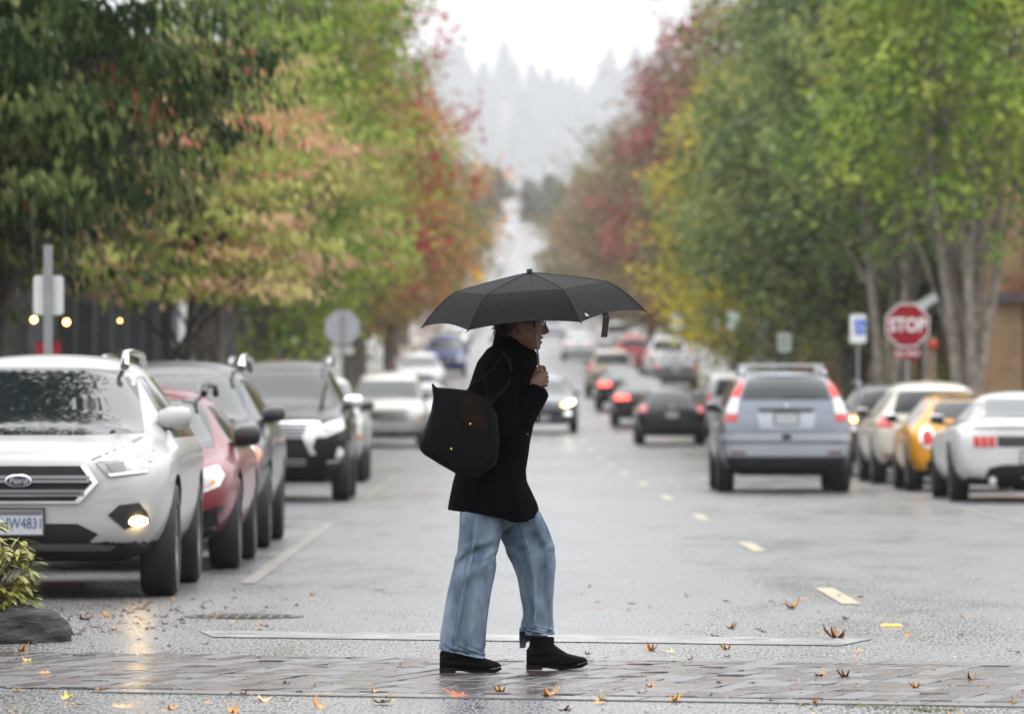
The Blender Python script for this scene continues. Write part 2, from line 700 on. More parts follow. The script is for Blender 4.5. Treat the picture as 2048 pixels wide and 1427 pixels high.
PLATE_TXT = M('plate_blue', (.03, .05, .16), .5)
PLATE_RED = M('plate_red_band', (.55, .2, .2), .5)
BADGE_BLUE = M('badge_blue', (.02, .03, .06), .2, coat=1)


def sect(s, zl, zb, zt, wl, wb, wt, crown=.03):
    """half cross-section of a car body at distance s from the nose"""
    mid = zl + (zb - zl) * .45
    return s, [(0, zl), (wl * .8, zl), (wl, zl + .05), (wb, mid), (wb * .992, zb - .07), (wb * .955, zb),
               (wt + (wb * .95 - wt) * .12, zt - min(.13, (zt - zb) * .45)), (wt * .86, zt - .015), (wt * .45, zt + crown * .7), (0, zt + crown)]


PROFILES = {
    # s as share of length; z in metres for height 1.60; widths as share of half width
    'suv': [(0, .44, .70, .80, .55, .66, .5), (.012, .34, .78, .90, .70, .82, .66), (.045, .27, .86, .955, .80, .925, .74), (.11, .24, .92, 1.0, .86, .975, .78),
            (.20, .24, .95, 1.035, .9, .995, .80), (.275, .24, .97, 1.065, .9, 1, .82), (.305, .24, .975, 1.12, .9, 1, .76), (.43, .24, .99, 1.50, .9, 1, .635), (.50, .24, 1.0, 1.565, .9, 1, .645),
            (.72, .24, 1.0, 1.57, .9, 1, .64), (.88, .24, 1.0, 1.53, .9, 1, .62), (.935, .26, 1.0, 1.44, .9, .99, .62), (.972, .28, .98, 1.10, .88, .97, .72), (.99, .32, .86, .98, .84, .93, .74), (1, .42, .72, .84, .7, .82, .62)],
    'sedan': [(0, .40, .58, .64, .55, .66, .5), (.012, .28, .66, .72, .72, .84, .66), (.05, .22, .74, .80, .82, .94, .74), (.12, .2, .80, .86, .88, .98, .80),
              (.21, .2, .85, .93, .9, 1, .82), (.27, .2, .87, .97, .9, 1, .80), (.30, .2, .875, 1.01, .9, 1, .74), (.43, .2, .90, 1.36, .9, 1, .60), (.50, .2, .91, 1.41, .9, 1, .61),
              (.63, .2, .92, 1.40, .9, 1, .60), (.70, .2, .93, 1.34, .9, 1, .60), (.83, .22, .95, 1.08, .9, 1, .72), (.88, .22, .95, 1.04, .9, .99, .76), (.965, .24, .94, 1.03, .88, .96, .76), (.99, .28, .84, .93, .84, .92, .72), (1, .40, .66, .76, .7, .8, .6)],
    'fastback': [(0, .38, .56, .62, .55, .66, .5), (.012, .26, .66, .70, .72, .84, .66), (.05, .2, .76, .81, .82, .94, .76), (.12, .19, .82, .87, .88, .98, .82),
                 (.22, .19, .86, .93, .9, 1, .84), (.32, .19, .87, .97, .9, 1, .80), (.36, .19, .87, 1.01, .9, 1, .73), (.47, .19, .88, 1.31, .9, 1, .57), (.54, .19, .88, 1.36, .9, 1, .57),
                 (.64, .19, .90, 1.33, .9, 1, .55), (.74, .19, .93, 1.22, .9, 1.01, .56), (.88, .2, .95, 1.03, .9, 1.0, .74), (.955, .22, .95, 1.02, .88, .98, .80), (.985, .28, .86, .96, .86, .95, .78), (1, .40, .68, .80, .74, .86, .68)],
    'mini': [(0, .40, .66, .74, .6, .7, .5), (.02, .28, .74, .83, .76, .86, .66), (.07, .22, .80, .90, .84, .95, .74), (.15, .2, .85, .96, .9, .99, .78),
             (.25, .2, .88, 1.0, .9, 1, .80), (.29, .2, .885, 1.05, .9, 1, .76), (.38, .2, .90, 1.35, .9, 1, .66), (.46, .2, .91, 1.40, .9, 1, .66),
             (.75, .2, .92, 1.37, .9, 1, .63), (.87, .2, .92, 1.31, .9, 1, .61), (.93, .22, .90, 1.10, .9, .98, .66), (.975, .26, .84, .95, .86, .94, .7), (1, .36, .66, .78, .7, .82, .6)],
    'van': [(0, .42, .72, .82, .6, .76, .6), (.012, .34, .84, .95, .78, .9, .74), (.04, .28, .94, 1.03, .86, .97, .80), (.12, .26, 1.0, 1.1, .9, 1, .84),
            (.18, .26, 1.02, 1.15, .9, 1, .84), (.20, .26, 1.03, 1.22, .9, 1, .82), (.30, .26, 1.04, 1.66, .9, 1, .76), (.36, .26, 1.05, 1.76, .9, 1, .77),
            (.7, .26, 1.05, 1.79, .9, 1, .78), (.93, .26, 1.05, 1.77, .9, 1, .77), (.97, .28, 1.05, 1.66, .9, .99, .78), (.99, .32, .95, 1.1, .86, .96, .8), (1, .42, .8, .95, .78, .88, .7)],
}


PROFILES['suv_tall'] = [(s_, a, b_, c_ if s_ < .93 else c_ * (1.045 if s_ < .95 else 1.13 if s_ < .98 else 1.0), d, e, f_ * (1.16 if s_ > .4 and s_ < .98 else 1)) for s_, a, b_, c_, d, e, f_ in PROFILES['suv']]


def mirrored(poly):
    return [(-x, z) for x, z in reversed(poly)]


class Car:
    def __init__(self, name, prof, L, H, HW, mat, clad=None, wheel_r=.34, axles=(.19, .8), seg=2):
        self.root = empty(name, (0, 0, 0))
        self.L, self.H, self.HW = L, H, HW
        raw = PROFILES[prof]
        h0 = max(r[3] for r in raw) + .03
        kz = H / h0
        rings = []
        for s, zl, zb, zt, wl, wb, wt in raw:
            _, half = sect(s, zl * kz, zb * kz, zt * kz, wl * HW, wb * HW, wt * HW)
            y = s * L - L / 2
            ring = [(x, y, z) for x, z in half] + [(-x, y, z) for x, z in half[-2:0:-1]]
            rings.append(ring)
        m = MB()
        m.loft(rings)
        me = m.mesh('body', mat)
        cut = MB()
        self.ax = [a * L - L / 2 for a in axles]
        self.wr = wheel_r
        for y in self.ax:
            for s in (-1, 1):
                prof_ = [(.001, s * (HW - .27)), (wheel_r + .055, s * (HW - .27)), (wheel_r + .055, s * (HW + .2)), (.001, s * (HW + .2))]
                cut.lathe(prof_, 'X', 28, (0, y, wheel_r))
        cm = cut.mesh('cut', UNDER)
        me = evaluated(me, [('SUBSURF', dict(levels=seg, render_levels=seg))])
        me.shade_smooth()
        tree_src = me
        self.bvh = BVHTree.FromPolygons([v.co for v in tree_src.vertices], [tuple(p.vertices) for p in tree_src.polygons])
        me.materials.clear()
        me.materials.append(mat)
        me.materials.append(UNDER)
        body = evaluated(me, [('BOOLEAN', dict(object=cm, operation='DIFFERENCE', solver='EXACT', material_mode='TRANSFER'))])
        mats = [m_ for m_ in body.materials]
        if UNDER not in mats:
            body.materials.append(UNDER)
        ui = list(body.materials).index(UNDER)
        body.materials.append(TRIM)
        ti = len(body.materials) - 1
        cl = clad if clad is not None else .22
        for p in body.polygons:
            if p.material_index == ui:
                continue
            c = p.center
            if p.normal.z < -.75 and c.z < .5:
                p.material_index = ui
            elif c.z < cl:
                p.material_index = ti
            else:
                p.material_index = 0
        body.set_sharp_from_angle(angle=R(38))
        self.body = link('body', body, self.root)

    # -- pieces laid on the body skin
    def lay(self, name, poly, side, mat, off=.006, thick=.02, parent=None, res=.09, both=False):
        if name in ('windscreen', 'rear_window'):
            off, res, thick = .014, .06, .03
        if name in ('tail_light', 'clear_lens', 'lower_lens', 'headlight'):
            off, res, thick = max(off, .014), .06, .04
        if name in ('lamp_bezel', 'running_light', 'lamp_rim', 'marker', 'reverse_lens', 'headlight_beam', 'fog_panel', 'lens'):
            off, res = max(off, .021), .05
        if both:
            self.lay(name, poly, side, mat, off, thick, parent, res)
            if side in ('L', 'R'):
                return self.lay(name, poly, 'L' if side == 'R' else 'R', mat, off, thick, parent, res)
            return self.lay(name, mirrored(poly), side, mat, off, thick, parent, res)
        bm = bmesh.new()
        vs = [bm.verts.new((x, 0, z)) for x, z in poly]
        bm.faces.new(vs)
        bmesh.ops.triangulate(bm, faces=bm.faces)
        for _ in range(6):
            lg = [e for e in bm.edges if e.calc_length() > res]
            if not lg:
                break
            bmesh.ops.subdivide_edges(bm, edges=lg, cuts=1)
            bmesh.ops.triangulate(bm, faces=[f for f in bm.faces if len(f.verts) > 3])
        for v in bm.verts:
            a, z = v.co.x, v.co.z
            if side == 'F':
                o, d = Vector((a, -9, z)), Vector((0, 1, 0))
            elif side == 'B':
                o, d = Vector((a, 9, z)), Vector((0, -1, 0))
            elif side == 'R':
                o, d = Vector((9, a, z)), Vector((-1, 0, 0))
            elif side == 'L':
                o, d = Vector((-9, a, z)), Vector((1, 0, 0))
            h, nrm, _, _ = self.bvh.ray_cast(o, d)
            if h is None:
                h, nrm, _, _ = self.bvh.find_nearest(o + d * (9 - (self.L / 2 if side in 'FB' else self.HW)))
            v.co = h - d * off
        ax = {'F': Vector((0, 1, 0)), 'B': Vector((0, -1, 0)), 'R': Vector((-1, 0, 0)), 'L': Vector((1, 0, 0))}[side]
        g = bmesh.ops.extrude_face_region(bm, geom=list(bm.faces))
        bmesh.ops.translate(bm, vec=ax * thick, verts=[e for e in g['geom'] if isinstance(e, bmesh.types.BMVert)])
        bmesh.ops.recalc_face_normals(bm, faces=bm.faces)
        me = bpy.data.meshes.new(name)
        bm.to_mesh(me)
        bm.free()
        me.materials.append(mat)
        me.shade_smooth()
        me.set_sharp_from_angle(angle=R(35))
        return link(name, me, parent or self.root)

    def point(self, x, z, side):
        d = Vector((0, 1, 0)) if side == 'F' else Vector((0, -1, 0))
        h = self.bvh.ray_cast(Vector((x, -9 * d.y, z)), d)[0]
        return h if h is not None else Vector((x, -d.y * self.L / 2, z))

    def disc(self, name, x, z, r, side, mat, parent=None, sx=1, proud=.01):
        p = self.point(x, z, side)
        s = -1 if side == 'F' else 1
        m = MB()
        ring = lambda k, y: [Vector((math.cos(t) * r * k * sx, y, math.sin(t) * r * k)) for t in np.linspace(0, 2 * PI, 14, endpoint=False)]
        m.loft([ring(1, -s * .02), ring(1, s * proud * .4), ring(.7, s * proud)])
        o = m.build(name, mat, parent or self.root, True)
        o.location = p + Vector((0, s * .022, 0))
        return o

    def wheels(self, spokes=10, rim_mat=None, tw=.225):
        r = self.wr
        t = MB()
        t.lathe([(r * .62, -.5 * tw), (r * .93, -.5 * tw), (r, -.38 * tw), (r, .38 * tw), (r * .93, .5 * tw), (r * .62, .5 * tw), (r * .6, 0)], 'X', 28)
        tm = t.mesh('tyre', TYRE, True)
        rm = MB()
        rm.lathe([(.001, .30 * tw), (.045, .34 * tw), (.06, .30 * tw), (.06, .2 * tw), (.001, .2 * tw)], 'X', 12)
        rm.lathe([(r * .56, .2 * tw), (r * .56, .44 * tw), (r * .64, .47 * tw), (r * .64, .2 * tw)], 'X', 24)
        for k in range(spokes):
            a = 2 * PI * k / spokes
            d = Vector((0, math.cos(a), math.sin(a)))
            rm.bar(d * .04 + Vector((.31 * tw, 0, 0)), d * r * .58 + Vector((.36 * tw, 0, 0)), .03, .03)
        rim = rm.mesh('rim', rim_mat or ALLOY)
        dm = MB()
        dm.lathe([(.001, .05 * tw), (r * .6, .05 * tw), (r * .6, -.2 * tw), (.001, -.2 * tw)], 'X', 20)
        dm = dm.mesh('brake_disc', TRIM)
        for y in self.ax:
            for s in (-1, 1):
                w = link('wheel', tm, self.root, (s * (self.HW - tw / 2 - .015), y, r))
                w.rotation_euler = (0, 0, 0 if s > 0 else PI)
                link('rim', rim, w)
                link('brake_disc', dm, w)
        # floor pan and axles, so that the wheels carry something
        u = MB()
        u.box((0, 0, .27), (self.HW * 1.3, self.L * .8, .08))
        for y in self.ax:
            u.box((0, y, r * .9), (self.HW * 1.7, .09, .09))
        u.build('chassis', UNDER, self.root)

    def mirrors(self, mat, y, z, x0=None, w=.2, h=.14, cap=None):
        x0 = x0 or self.HW * .93
        for s in (-1, 1):
            m = MB()
            rings = []
            for k, (u, hh, dd) in enumerate(((0, .3, .4), (.06, .75, .8), (.3, 1, 1), (.75, 1, 1), (.95, .8, .8), (1, .45, .5))):
                x = s * (x0 + u * w)
                rings.append([Vector((x, y + .07 * dd * math.cos(t), z + .01 * u + h / 2 * hh * math.sin(t))) for t in np.linspace(0, 2 * PI, 12, endpoint=False)])
            m.loft(rings)
            o = m.build('mirror', mat, self.root, True)
            a = MB()
            a.bar((s * (x0 - .06), y + .02, z - h * .42), (s * (x0 + .1), y, z - h * .38), .07, .035)
            a.build('mirror_arm', TRIM, o)
            g = MB()
            g.box((s * (x0 + w * .5), y + .067, z), (w * .8, .012, h * .75))
            g.build('mirror_glass', GLASS, o)

    def plate(self, side, z, txt=None, x=0, parent=None):
        p = self.point(x, z, side)
        s = -1 if side == 'F' else 1
        m = MB()
        m.box((0, 0, 0), (.305, .012, .152))
        o = m.build('number_plate', PLATE, self.root, False, (p.x, p.y + s * .012, z))
        f = MB()
        f.box((0, -s * .004, 0), (.335, .012, .178))
        f.build('plate_frame', TRIM, o)
        if txt:
            text('plate_text', txt, .1, PLATE_TXT, o, (0, s * .0075, -.012), 0 if s < 0 else PI, .82)
        return o

    def rails(self, mat, x, y0, y1, z, h=.07, r=.02):
        for s in (-1, 1):
            m = MB()
            m.tube([(s * x, y0, z), (s * x, y0 + .12, z + h), (s * x * .985, (y0 + y1) / 2, z + h * 1.15), (s * x, y1 - .12, z + h), (s * x, y1, z)], [r * 1.4, r, r, r, r * 1.4], 8)
            m.build('roof_rail', mat, self.root, True)

    def bars(self, mat, x, ys, z, w=.05, h=.03):
        for y in ys:
            m = MB()
            m.box((0, y, z), (2 * x, w, h))
            for s in (-1, 1):
                m.box((s * x * .93, y, z - .06), (.05, .06, .1))
            m.build('roof_bar', mat, self.root)

    def side_glass(self, y0, y1, zlo, zhi, ytop0, ytop1, pillars=(), mat=None):
        mat = mat or GLASS
        cuts = [0] + list(pillars) + [1]
        for a, b in zip(cuts[:-1], cuts[1:]):
            lo = lambda t: y0 + (y1 - y0) * t
            hi = lambda t: ytop0 + (ytop1 - ytop0) * t
            g = .018
            poly = [(lo(a) + g, zlo), (lo(b) - g, zlo), (hi(b) - g, zhi), (hi(a) + g, zhi)]
            for sd in 'LR':
                self.lay('side_window', poly, sd, mat, .004, .015, res=.2)

    def place(self, x, front=None, rear=None, label='', group=None, cat='car'):
        if front is not None:
            y = front + self.L / 2
            rz = 0
        else:
            y = rear + self.L / 2
            rz = PI
        self.root.location = (x, y, gz(y) + .012)
        if gz(y + 2) - gz(y - 2) > 1e-4:
            sl = math.atan2(gz(y + 2) - gz(y - 2), 4)
            self.root.rotation_euler = (sl if rz == 0 else -sl, 0, rz)
        else:
            self.root.rotation_euler = (0, 0, rz)
        tag(self.root, label, cat, group)
        return self.root


def wiper(car, side, pts):
    m = MB()
    q = [car.point(x, z, side) + Vector((0, -.02 if side == 'F' else .02, 0)) for x, z in pts]
    m.tube(q, .009, 5)
    m.build('wiper', TRIM, car.root)


LEFT, RIGHT, LANE = 'cars parked along the left kerb', 'cars parked along the right kerb', 'cars driving on the street'

# ---- the white SUV in front on the left
def white_suv():
    P = paint('pearl_white_paint', (.43, .427, .42))
    c = Car('suv', 'suv', 4.5, 1.555, .95, P, .36, .36, (.2, .79), 3)
    c.lay('windscreen', [(-.70, 1.035), (-.35, 1.02), (.35, 1.02), (.70, 1.035), (.585, 1.43), (.3, 1.455), (-.3, 1.455), (-.585, 1.43)], 'F', FRONT_GLASS, .006, .02)
    c.lay('windscreen_band', [(-.36, 1.452), (-.30, 1.44), (.30, 1.44), (.36, 1.452), (.05, 1.33), (-.05, 1.33)], 'F', TRIM, .009, .004)
    fr = [(-.41, .845), (.41, .845), (.49, .73), (.37, .60), (-.37, .60), (-.49, .73)]
    grille = c.lay('grille', [(x * .94, .728 + (z - .728) * .9) for x, z in fr], 'F', UNDER, .012, .03)
    # chrome surround in pieces round the opening
    for i in range(6):
        a, b = Vector((*fr[i], 0)), Vector((*fr[(i + 1) % 6], 0))
        if i in (0,):
            continue
        k = .93
        q = [(a.x, a.y), (b.x, b.y), (b.x * k, .728 + (b.y - .728) * .88), (a.x * k, .728 + (a.y - .728) * .88)]
        c.lay('grille_surround', q, 'F', CHROME if i in (1, 2, 4, 5) else SILVER, .02, .03, grille)
    for z, w in ((.752, .44), (.665, .405)):
        c.lay('grille_bar', [(-w, z - .022), (w, z - .022), (w, z + .022), (-w, z + .022)], 'F', M('dark_chrome', (.22, .22, .225), .2, metal=1), .026, .02, grille)
        c.lay('grille_slot', [(-w * .95, z - .006), (w * .95, z - .006), (w * .95, z + .004), (-w * .95, z + .004)], 'F', TRIM, .029, .004, grille)
    e = c.disc('emblem', 0, .742, .042, 'F', CHROME, sx=2.0, proud=.022)
    e.location.y -= .03
    f = MB()
    f.loft([[Vector((math.cos(t) * .075, yv, math.sin(t) * .034)) for t in np.linspace(0, 2 * PI, 16, endpoint=False)] for yv in (-.015, -.0235)])
    f.build('emblem_field', BADGE_BLUE, e)
    text('emblem_script', 'Ford', .055, CHROME, e, (0, -.025, 0), 0, 1.1, shear=.25)
    for s in (1, -1):
        T = (lambda p: p) if s > 0 else mirrored
        h = c.lay('headlight', T([(.47, .854), (.575, .9), (.8, .952), (.82, .85), (.785, .79), (.556, .762)]), 'F', M('lamp_grey', (.16, .165, .17), .1, coat=1), .006, .03)
        c.lay('lamp_bezel', T([(.53, .848), (.65, .862), (.66, .80), (.585, .79)]), 'F', LAMP_DARK, .010, .01, h)
        c.lay('running_light', T([(.485, .862), (.575, .897), (.795, .945), (.79, .915), (.6, .872)]), 'F', LAMP_WHITE, .011, .01, h)
        c.lay('lamp_rim', T([(.55, .785), (.565, .768), (.785, .795), (.79, .81)]), 'F', LAMP_WHITE, .011, .01, h)
        c.lay('marker', T([(.775, .93), (.806, .93), (.81, .86), (.79, .86)]), 'F', AMBER, .011, .01, h)
        c.disc('projector', s * .69, .842, .038, 'F', ON, h)
        g = c.lay('fog_recess', T([(.55, .528), (.618, .59), (.742, .605), (.79, .543), (.804, .487), (.652, .438)]), 'F', TRIM, .006, .02)
        c.disc('fog_lamp', s * .735, .49, .030, 'F', ON_WARM, g, sx=2.0, proud=.02)
        c.lay('bonnet_gap', T([(.44, .872), (.452, .868), (.62, .945), (.70, 1.005), (.69, 1.01), (.61, .955)]), 'F', TRIM, .004, .008, res=.05)
    c.lay('lower_intake', [(-.36, .475), (.36, .475), (.49, .41), (.42, .352), (-.42, .352), (-.49, .41)], 'F', UNDER, .006, .02)
    c.lay('skid_plate', [(-.55, .30), (.55, .30), (.6, .335), (.44, .347), (-.44, .347), (-.6, .335)], 'F', M('grey_plastic', (.16, .16, .16), .4), .007, .02)
    pl = c.plate('F', .485, None, -.005)
    pl.location.y -= .01
    text('plate_text', 'HW4831', .098, PLATE_TXT, pl, (.024, -.0075, -.010), 0, .72)
    m = MB()
    m.box((0, -.0068, .058), (.3, .002, .03))
    m.build('plate_band', M('plate_grey_band', (.12, .12, .13), .5), pl)
    c.side_glass(-.55, 1.7, 1.0, 1.4, -.15, 1.5, (.42, .8))
    c.lay('rear_window', [(-.6, 1.1), (.6, 1.1), (.5, 1.42), (-.5, 1.42)], 'B', GLASS)
    c.lay('tail_light', [(.62, .85), (.86, .87), (.84, 1.05), (.66, 1.02)], 'B', RED, both=True)
    c.mirrors(P, -.62, 1.12, .76, .22, .145)
    c.rails(CHROME, .53, -.35, 1.6, 1.46, .09, .022)
    wiper(c, 'F', [(-.6, 1.03), (-.2, 1.045), (.1, 1.03)])
    wiper(c, 'F', [(.0, 1.04), (.3, 1.05), (.6, 1.045)])
    c.wheels(10)
    c.place(-2.98, front=35.3, label='white SUV with lit lamps and a chrome edged hexagon grille, nearest on the left', group=LEFT)


def red_crossover():
    P = paint('red_paint', (.21, .03, .036), .2)
    c = Car('crossover', 'suv', 4.45, 1.36, .90, P, .28, .34, (.2, .79))
    c.lay('windscreen', [(-.68, .895), (.68, .895), (.55, 1.25), (-.55, 1.25)], 'F', GLASS_CLEAR)
    c.lay('grille', [(-.34, .72), (.34, .72), (.42, .62), (.34, .52), (-.34, .52), (-.42, .62)], 'F', UNDER)
    c.lay('grille_bar', [(-.4, .61), (.4, .61), (.4, .64), (-.4, .64)], 'F', CHROME, .015)
    c.disc('emblem', 0, .625, .04, 'F', CHROME, sx=1.6, proud=.03)
    for s in (1, -1):
        T = (lambda p: p) if s > 0 else mirrored
        h = c.lay('headlight', T([(.52, .70), (.75, .775), (.80, .70), (.77, .62), (.60, .55)]), 'F', LAMP_WHITE, .006, .03)
        c.lay('lamp_bezel', T([(.58, .66), (.70, .69), (.72, .62), (.62, .59)]), 'F', LAMP, .011, .01, h)
        c.lay('marker', T([(.66, .60), (.74, .64), (.735, .67), (.68, .65)]), 'F', AMBER, .014, .01, h)
        f = c.lay('fog_recess', T([(.56, .41), (.79, .485), (.80, .29), (.64, .265)]), 'F', TRIM, .008, .02)
        c.lay('fog_panel', T([(.62, .40), (.75, .44), (.755, .33), (.66, .31)]), 'F', UNDER, .012, .01, f)
    c.lay('lower_intake', [(-.45, .42), (.45, .42), (.5, .30), (-.5, .30)], 'F', UNDER)
    c.plate('F', .47)
    c.side_glass(-.55, 1.7, .87, 1.2, -.15, 1.5, (.42, .8))
    c.mirrors(TRIM, -.6, .97, .80, .2, .15)
    c.rails(TRIM, .56, -.3, 1.5, 1.29, .06)
    c.bars(SILVER, .56, (-.1, .9), 1.40, .07, .04)
    c.lay('rear_window', [(-.55, .97), (.55, .97), (.47, 1.23), (-.47, 1.23)], 'B', GLASS)
    c.lay('tail_light', [(.62, .80), (.83, .82), (.82, .97), (.66, .94)], 'B', RED, both=True)
    c.wheels(5)
    c.place(-2.80, front=41.2, label='dark red crossover with a black roof rack parked behind the white SUV', group=LEFT)


def grey_wagon():
    P = paint('graphite_paint', (.045, .05, .055), .35)
    c = Car('wagon_car', 'suv', 4.8, 1.60, .92, P, .34, .35, (.19, .79))
    c.lay('windscreen', [(-.70, 1.06), (.70, 1.06), (.58, 1.46), (-.58, 1.46)], 'F', GLASS_CLEAR)
    c.lay('grille', [(-.4, .80), (.4, .80), (.46, .7), (.4, .58), (-.4, .58), (-.46, .7)], 'F', UNDER)
    for z in (.62, .69, .76):
        c.lay('grille_bar', [(-.4, z - .012), (.4, z - .012), (.4, z + .012), (-.4, z + .012)], 'F', CHROME, .014)
    for s in (1, -1):
        T = (lambda p: p) if s > 0 else mirrored
        h = c.lay('headlight', T([(.56, .86), (.76, .88), (.85, .82), (.82, .70), (.62, .68)]), 'F', LAMP_WHITE, .006, .03)
        c.disc('projector', s * .70, .78, .06, 'F', LAMP, h)
        c.lay('marker', T([(.80, .86), (.86, .83), (.84, .71), (.80, .72)]), 'F', AMBER, .012, .01, h)
        c.lay('fog_trim', T([(.66, .58), (.82, .60), (.82, .56), (.66, .54)]), 'F', CHROME, .01, .01)
        c.lay('fog_trim', T([(.66, .46), (.82, .48), (.82, .45), (.66, .43)]), 'F', CHROME, .01, .01)
    c.plate('F', .47)
    c.side_glass(-.6, 1.9, 1.02, 1.42, -.2, 1.75, (.42, .8))
    c.mirrors(P, -.68, 1.12, .80, .2, .14)
    c.rails(CHROME, .60, -.3, 1.7, 1.52, .09, .03)
    c.lay('rear_window', [(-.55, 1.1), (.55, 1.1), (.47, 1.42), (-.47, 1.42)], 'B', GLASS)
    c.lay('tail_light', [(.62, .85), (.85, .87), (.84, 1.02), (.66, .99)], 'B', RED, both=True)
    c.wheels(5)
    c.place(-2.84, front=47.2, label='graphite wagon with chrome roof rails parked behind the dark red crossover', group=LEFT)


def black_suv():
    P = paint('black_paint', (.006, .0065, .007), 0, .2)
    P.node_tree.nodes['Principled BSDF'].inputs['Coat Weight'].default_value = .2
    P.node_tree.nodes['Principled BSDF'].inputs['Specular IOR Level'].default_value = .2
    c = Car('suv', 'suv', 4.88, 1.78, .94, P, .30, .38, (.18, .78))
    c.lay('windscreen', [(-.74, 1.19), (.74, 1.19), (.63, 1.6), (-.63, 1.6)], 'F', GLASS)
    g = c.lay('grille', [(-.53, .96), (.53, .96), (.38, .80), (.48, .58), (-.48, .58), (-.38, .80)], 'F', UNDER)
    for s in (1, -1):
        T = (lambda p: p) if s > 0 else mirrored
        c.lay('grille_surround', T([(.46, .985), (.58, .985), (.42, .80), (.53, .58), (.46, .58), (.36, .80)]), 'F', CHROME, .02, .03, g)
        h = c.lay('headlight', T([(.57, .94), (.84, 1.02), (.88, .9), (.66, .80), (.50, .79)]), 'F', LAMP_WHITE, .006, .03)
        c.lay('lamp_bezel', T([(.62, .91), (.78, .95), (.80, .89), (.66, .84)]), 'F', LAMP, .011, .01, h)
        f = c.disc('fog_lamp', s * .80, .60, .065, 'F', LAMP_WHITE)
        c.lay('fog_trim', T([(.66, .50), (.86, .52), (.86, .49), (.66, .47)]), 'F', SILVER, .01, .01)
    c.lay('grille_surround', [(-.52, .965), (.52, .965), (.50, .99), (-.50, .99)], 'F', CHROME, .018, .03, g)
    for z, w in ((.93, .47), (.885, .42), (.84, .38), (.795, .36)):
        c.lay('grille_bar', [(-w, z - .012), (w, z - .012), (w, z + .012), (-w, z + .012)], 'F', SILVER, .016, .02, g)
    e = c.disc('emblem', 0, .87, .05, 'F', CHROME, sx=1.4, proud=.04)
    text('emblem_letter', 'L', .06, BADGE_BLUE, e, (0, -.041, 0), shear=.3)
    c.lay('lower_grille', [(-.4, .55), (.4, .55), (.46, .42), (-.46, .42)], 'F', UNDER)
    for z in (.46, .51):
        c.lay('lower_bar', [(-.4, z - .008), (.4, z - .008), (.4, z + .008), (-.4, z + .008)], 'F', SILVER, .012, .01)
    c.plate('F', .53)
    c.side_glass(-.7, 1.9, 1.14, 1.58, -.3, 1.85, (.42, .8))
    c.mirrors(CHROME, -.85, 1.22, .82, .24, .17)
    c.rails(SILVER, .62, -.3, 1.7, 1.70, .07)
    c.lay('rear_window', [(-.6, 1.2), (.6, 1.2), (.52, 1.6), (-.52, 1.6)], 'B', GLASS)
    c.lay('tail_light', [(.66, .9), (.88, .92), (.87, 1.2), (.7, 1.17)], 'B', RED, both=True)
    c.wheels(6)
    c.place(-2.78, front=69.8, label='big black SUV with a wide chrome waisted grille parked on the left', group=LEFT)


def white_parked(x, D, label, prof='suv', L=4.7, H=1.68, col=(.50, .50, .49), lit=False, pn='plain_white_paint', group=LEFT, amber=True):
    """parked vehicle further up the left side, seen from the front"""
    P = paint(pn, col, dirt=.15)
    c = Car('van' if prof == 'van' else 'suv' if prof == 'suv' else 'sedan', prof, L, H, .93, P, .3, .35, (.19, .79))
    k = H / 1.6
    if prof == 'van':
        ws = [(-.76, 1.16), (.76, 1.16), (.68, 1.62), (-.68, 1.62)]
    elif prof == 'sedan':
        ws = [(-.66, .98), (.66, .98), (.52, 1.30), (-.52, 1.30)]
    else:
        ws = [(-.70, 1.06 * k), (.70, 1.06 * k), (.58, 1.46 * k), (-.58, 1.46 * k)]
    if prof == 'van':
        ws = [(a, b * H / 1.82) for a, b in ws]
    if prof == 'sedan':
        ws = [(a, b * H / 1.44) for a, b in ws]
    c.lay('windscreen', ws, 'F', GLASS_CLEAR)
    z0 = .58 * k if prof != 'sedan' else .46
    z1 = .78 * k if prof != 'sedan' else .62
    g = c.lay('grille', [(-.46, z0), (.46, z0), (.46, z1), (-.46, z1)], 'F', UNDER)
    for t in (.35, .7):
        z = z0 + (z1 - z0) * t
        c.lay('grille_bar', [(-.45, z - .015), (.45, z - .015), (.45, z + .015), (-.45, z + .015)], 'F', CHROME, .014, .02, g)
    for s in (1, -1):
        T = (lambda p: p) if s > 0 else mirrored
        h = c.lay('headlight', T([(.52, z0 + .02), (.84, z0 + .04), (.85, z1 + .02), (.52, z1)]), 'F', LAMP_WHITE, .006, .03)
        if lit:
            c.disc('projector', s * .68, (z0 + z1) / 2 + .02, .05, 'F', ON, h)
        if amber:
            c.lay('marker', T([(.78, z0 + .04), (.85, z0 + .05), (.85, z0 + .13), (.78, z0 + .12)]), 'F', AMBER, .012, .01, h)
    zb = .42 if prof != 'sedan' else .32
    c.lay('bumper', [(-.86, zb), (.86, zb), (.86, zb + .12), (-.86, zb + .12)], 'F', SILVER if prof == 'van' else P, .02, .05)
    c.plate('F', zb + .05)
    zs = ws[0][1]
    zt = ws[2][1]
    c.side_glass(-L * .13, L * .42, zs - .03, zt - .03, -L * .05, L * .38, (.4, .75))
    c.mirrors(TRIM, -L * .16, zs + .06, .82)
    c.lay('rear_window', [(-.58, zs + .03), (.58, zs + .03), (.5, zt - .02), (-.5, zt - .02)], 'B', GLASS)
    c.lay('tail_light', [(.66, z1), (.88, z1 + .02), (.86, z1 + .2), (.7, z1 + .17)], 'B', RED, both=True)
    c.wheels(6)
    c.place(x, front=D, label=label, group=group, cat='van' if prof == 'van' else 'car')
    return c


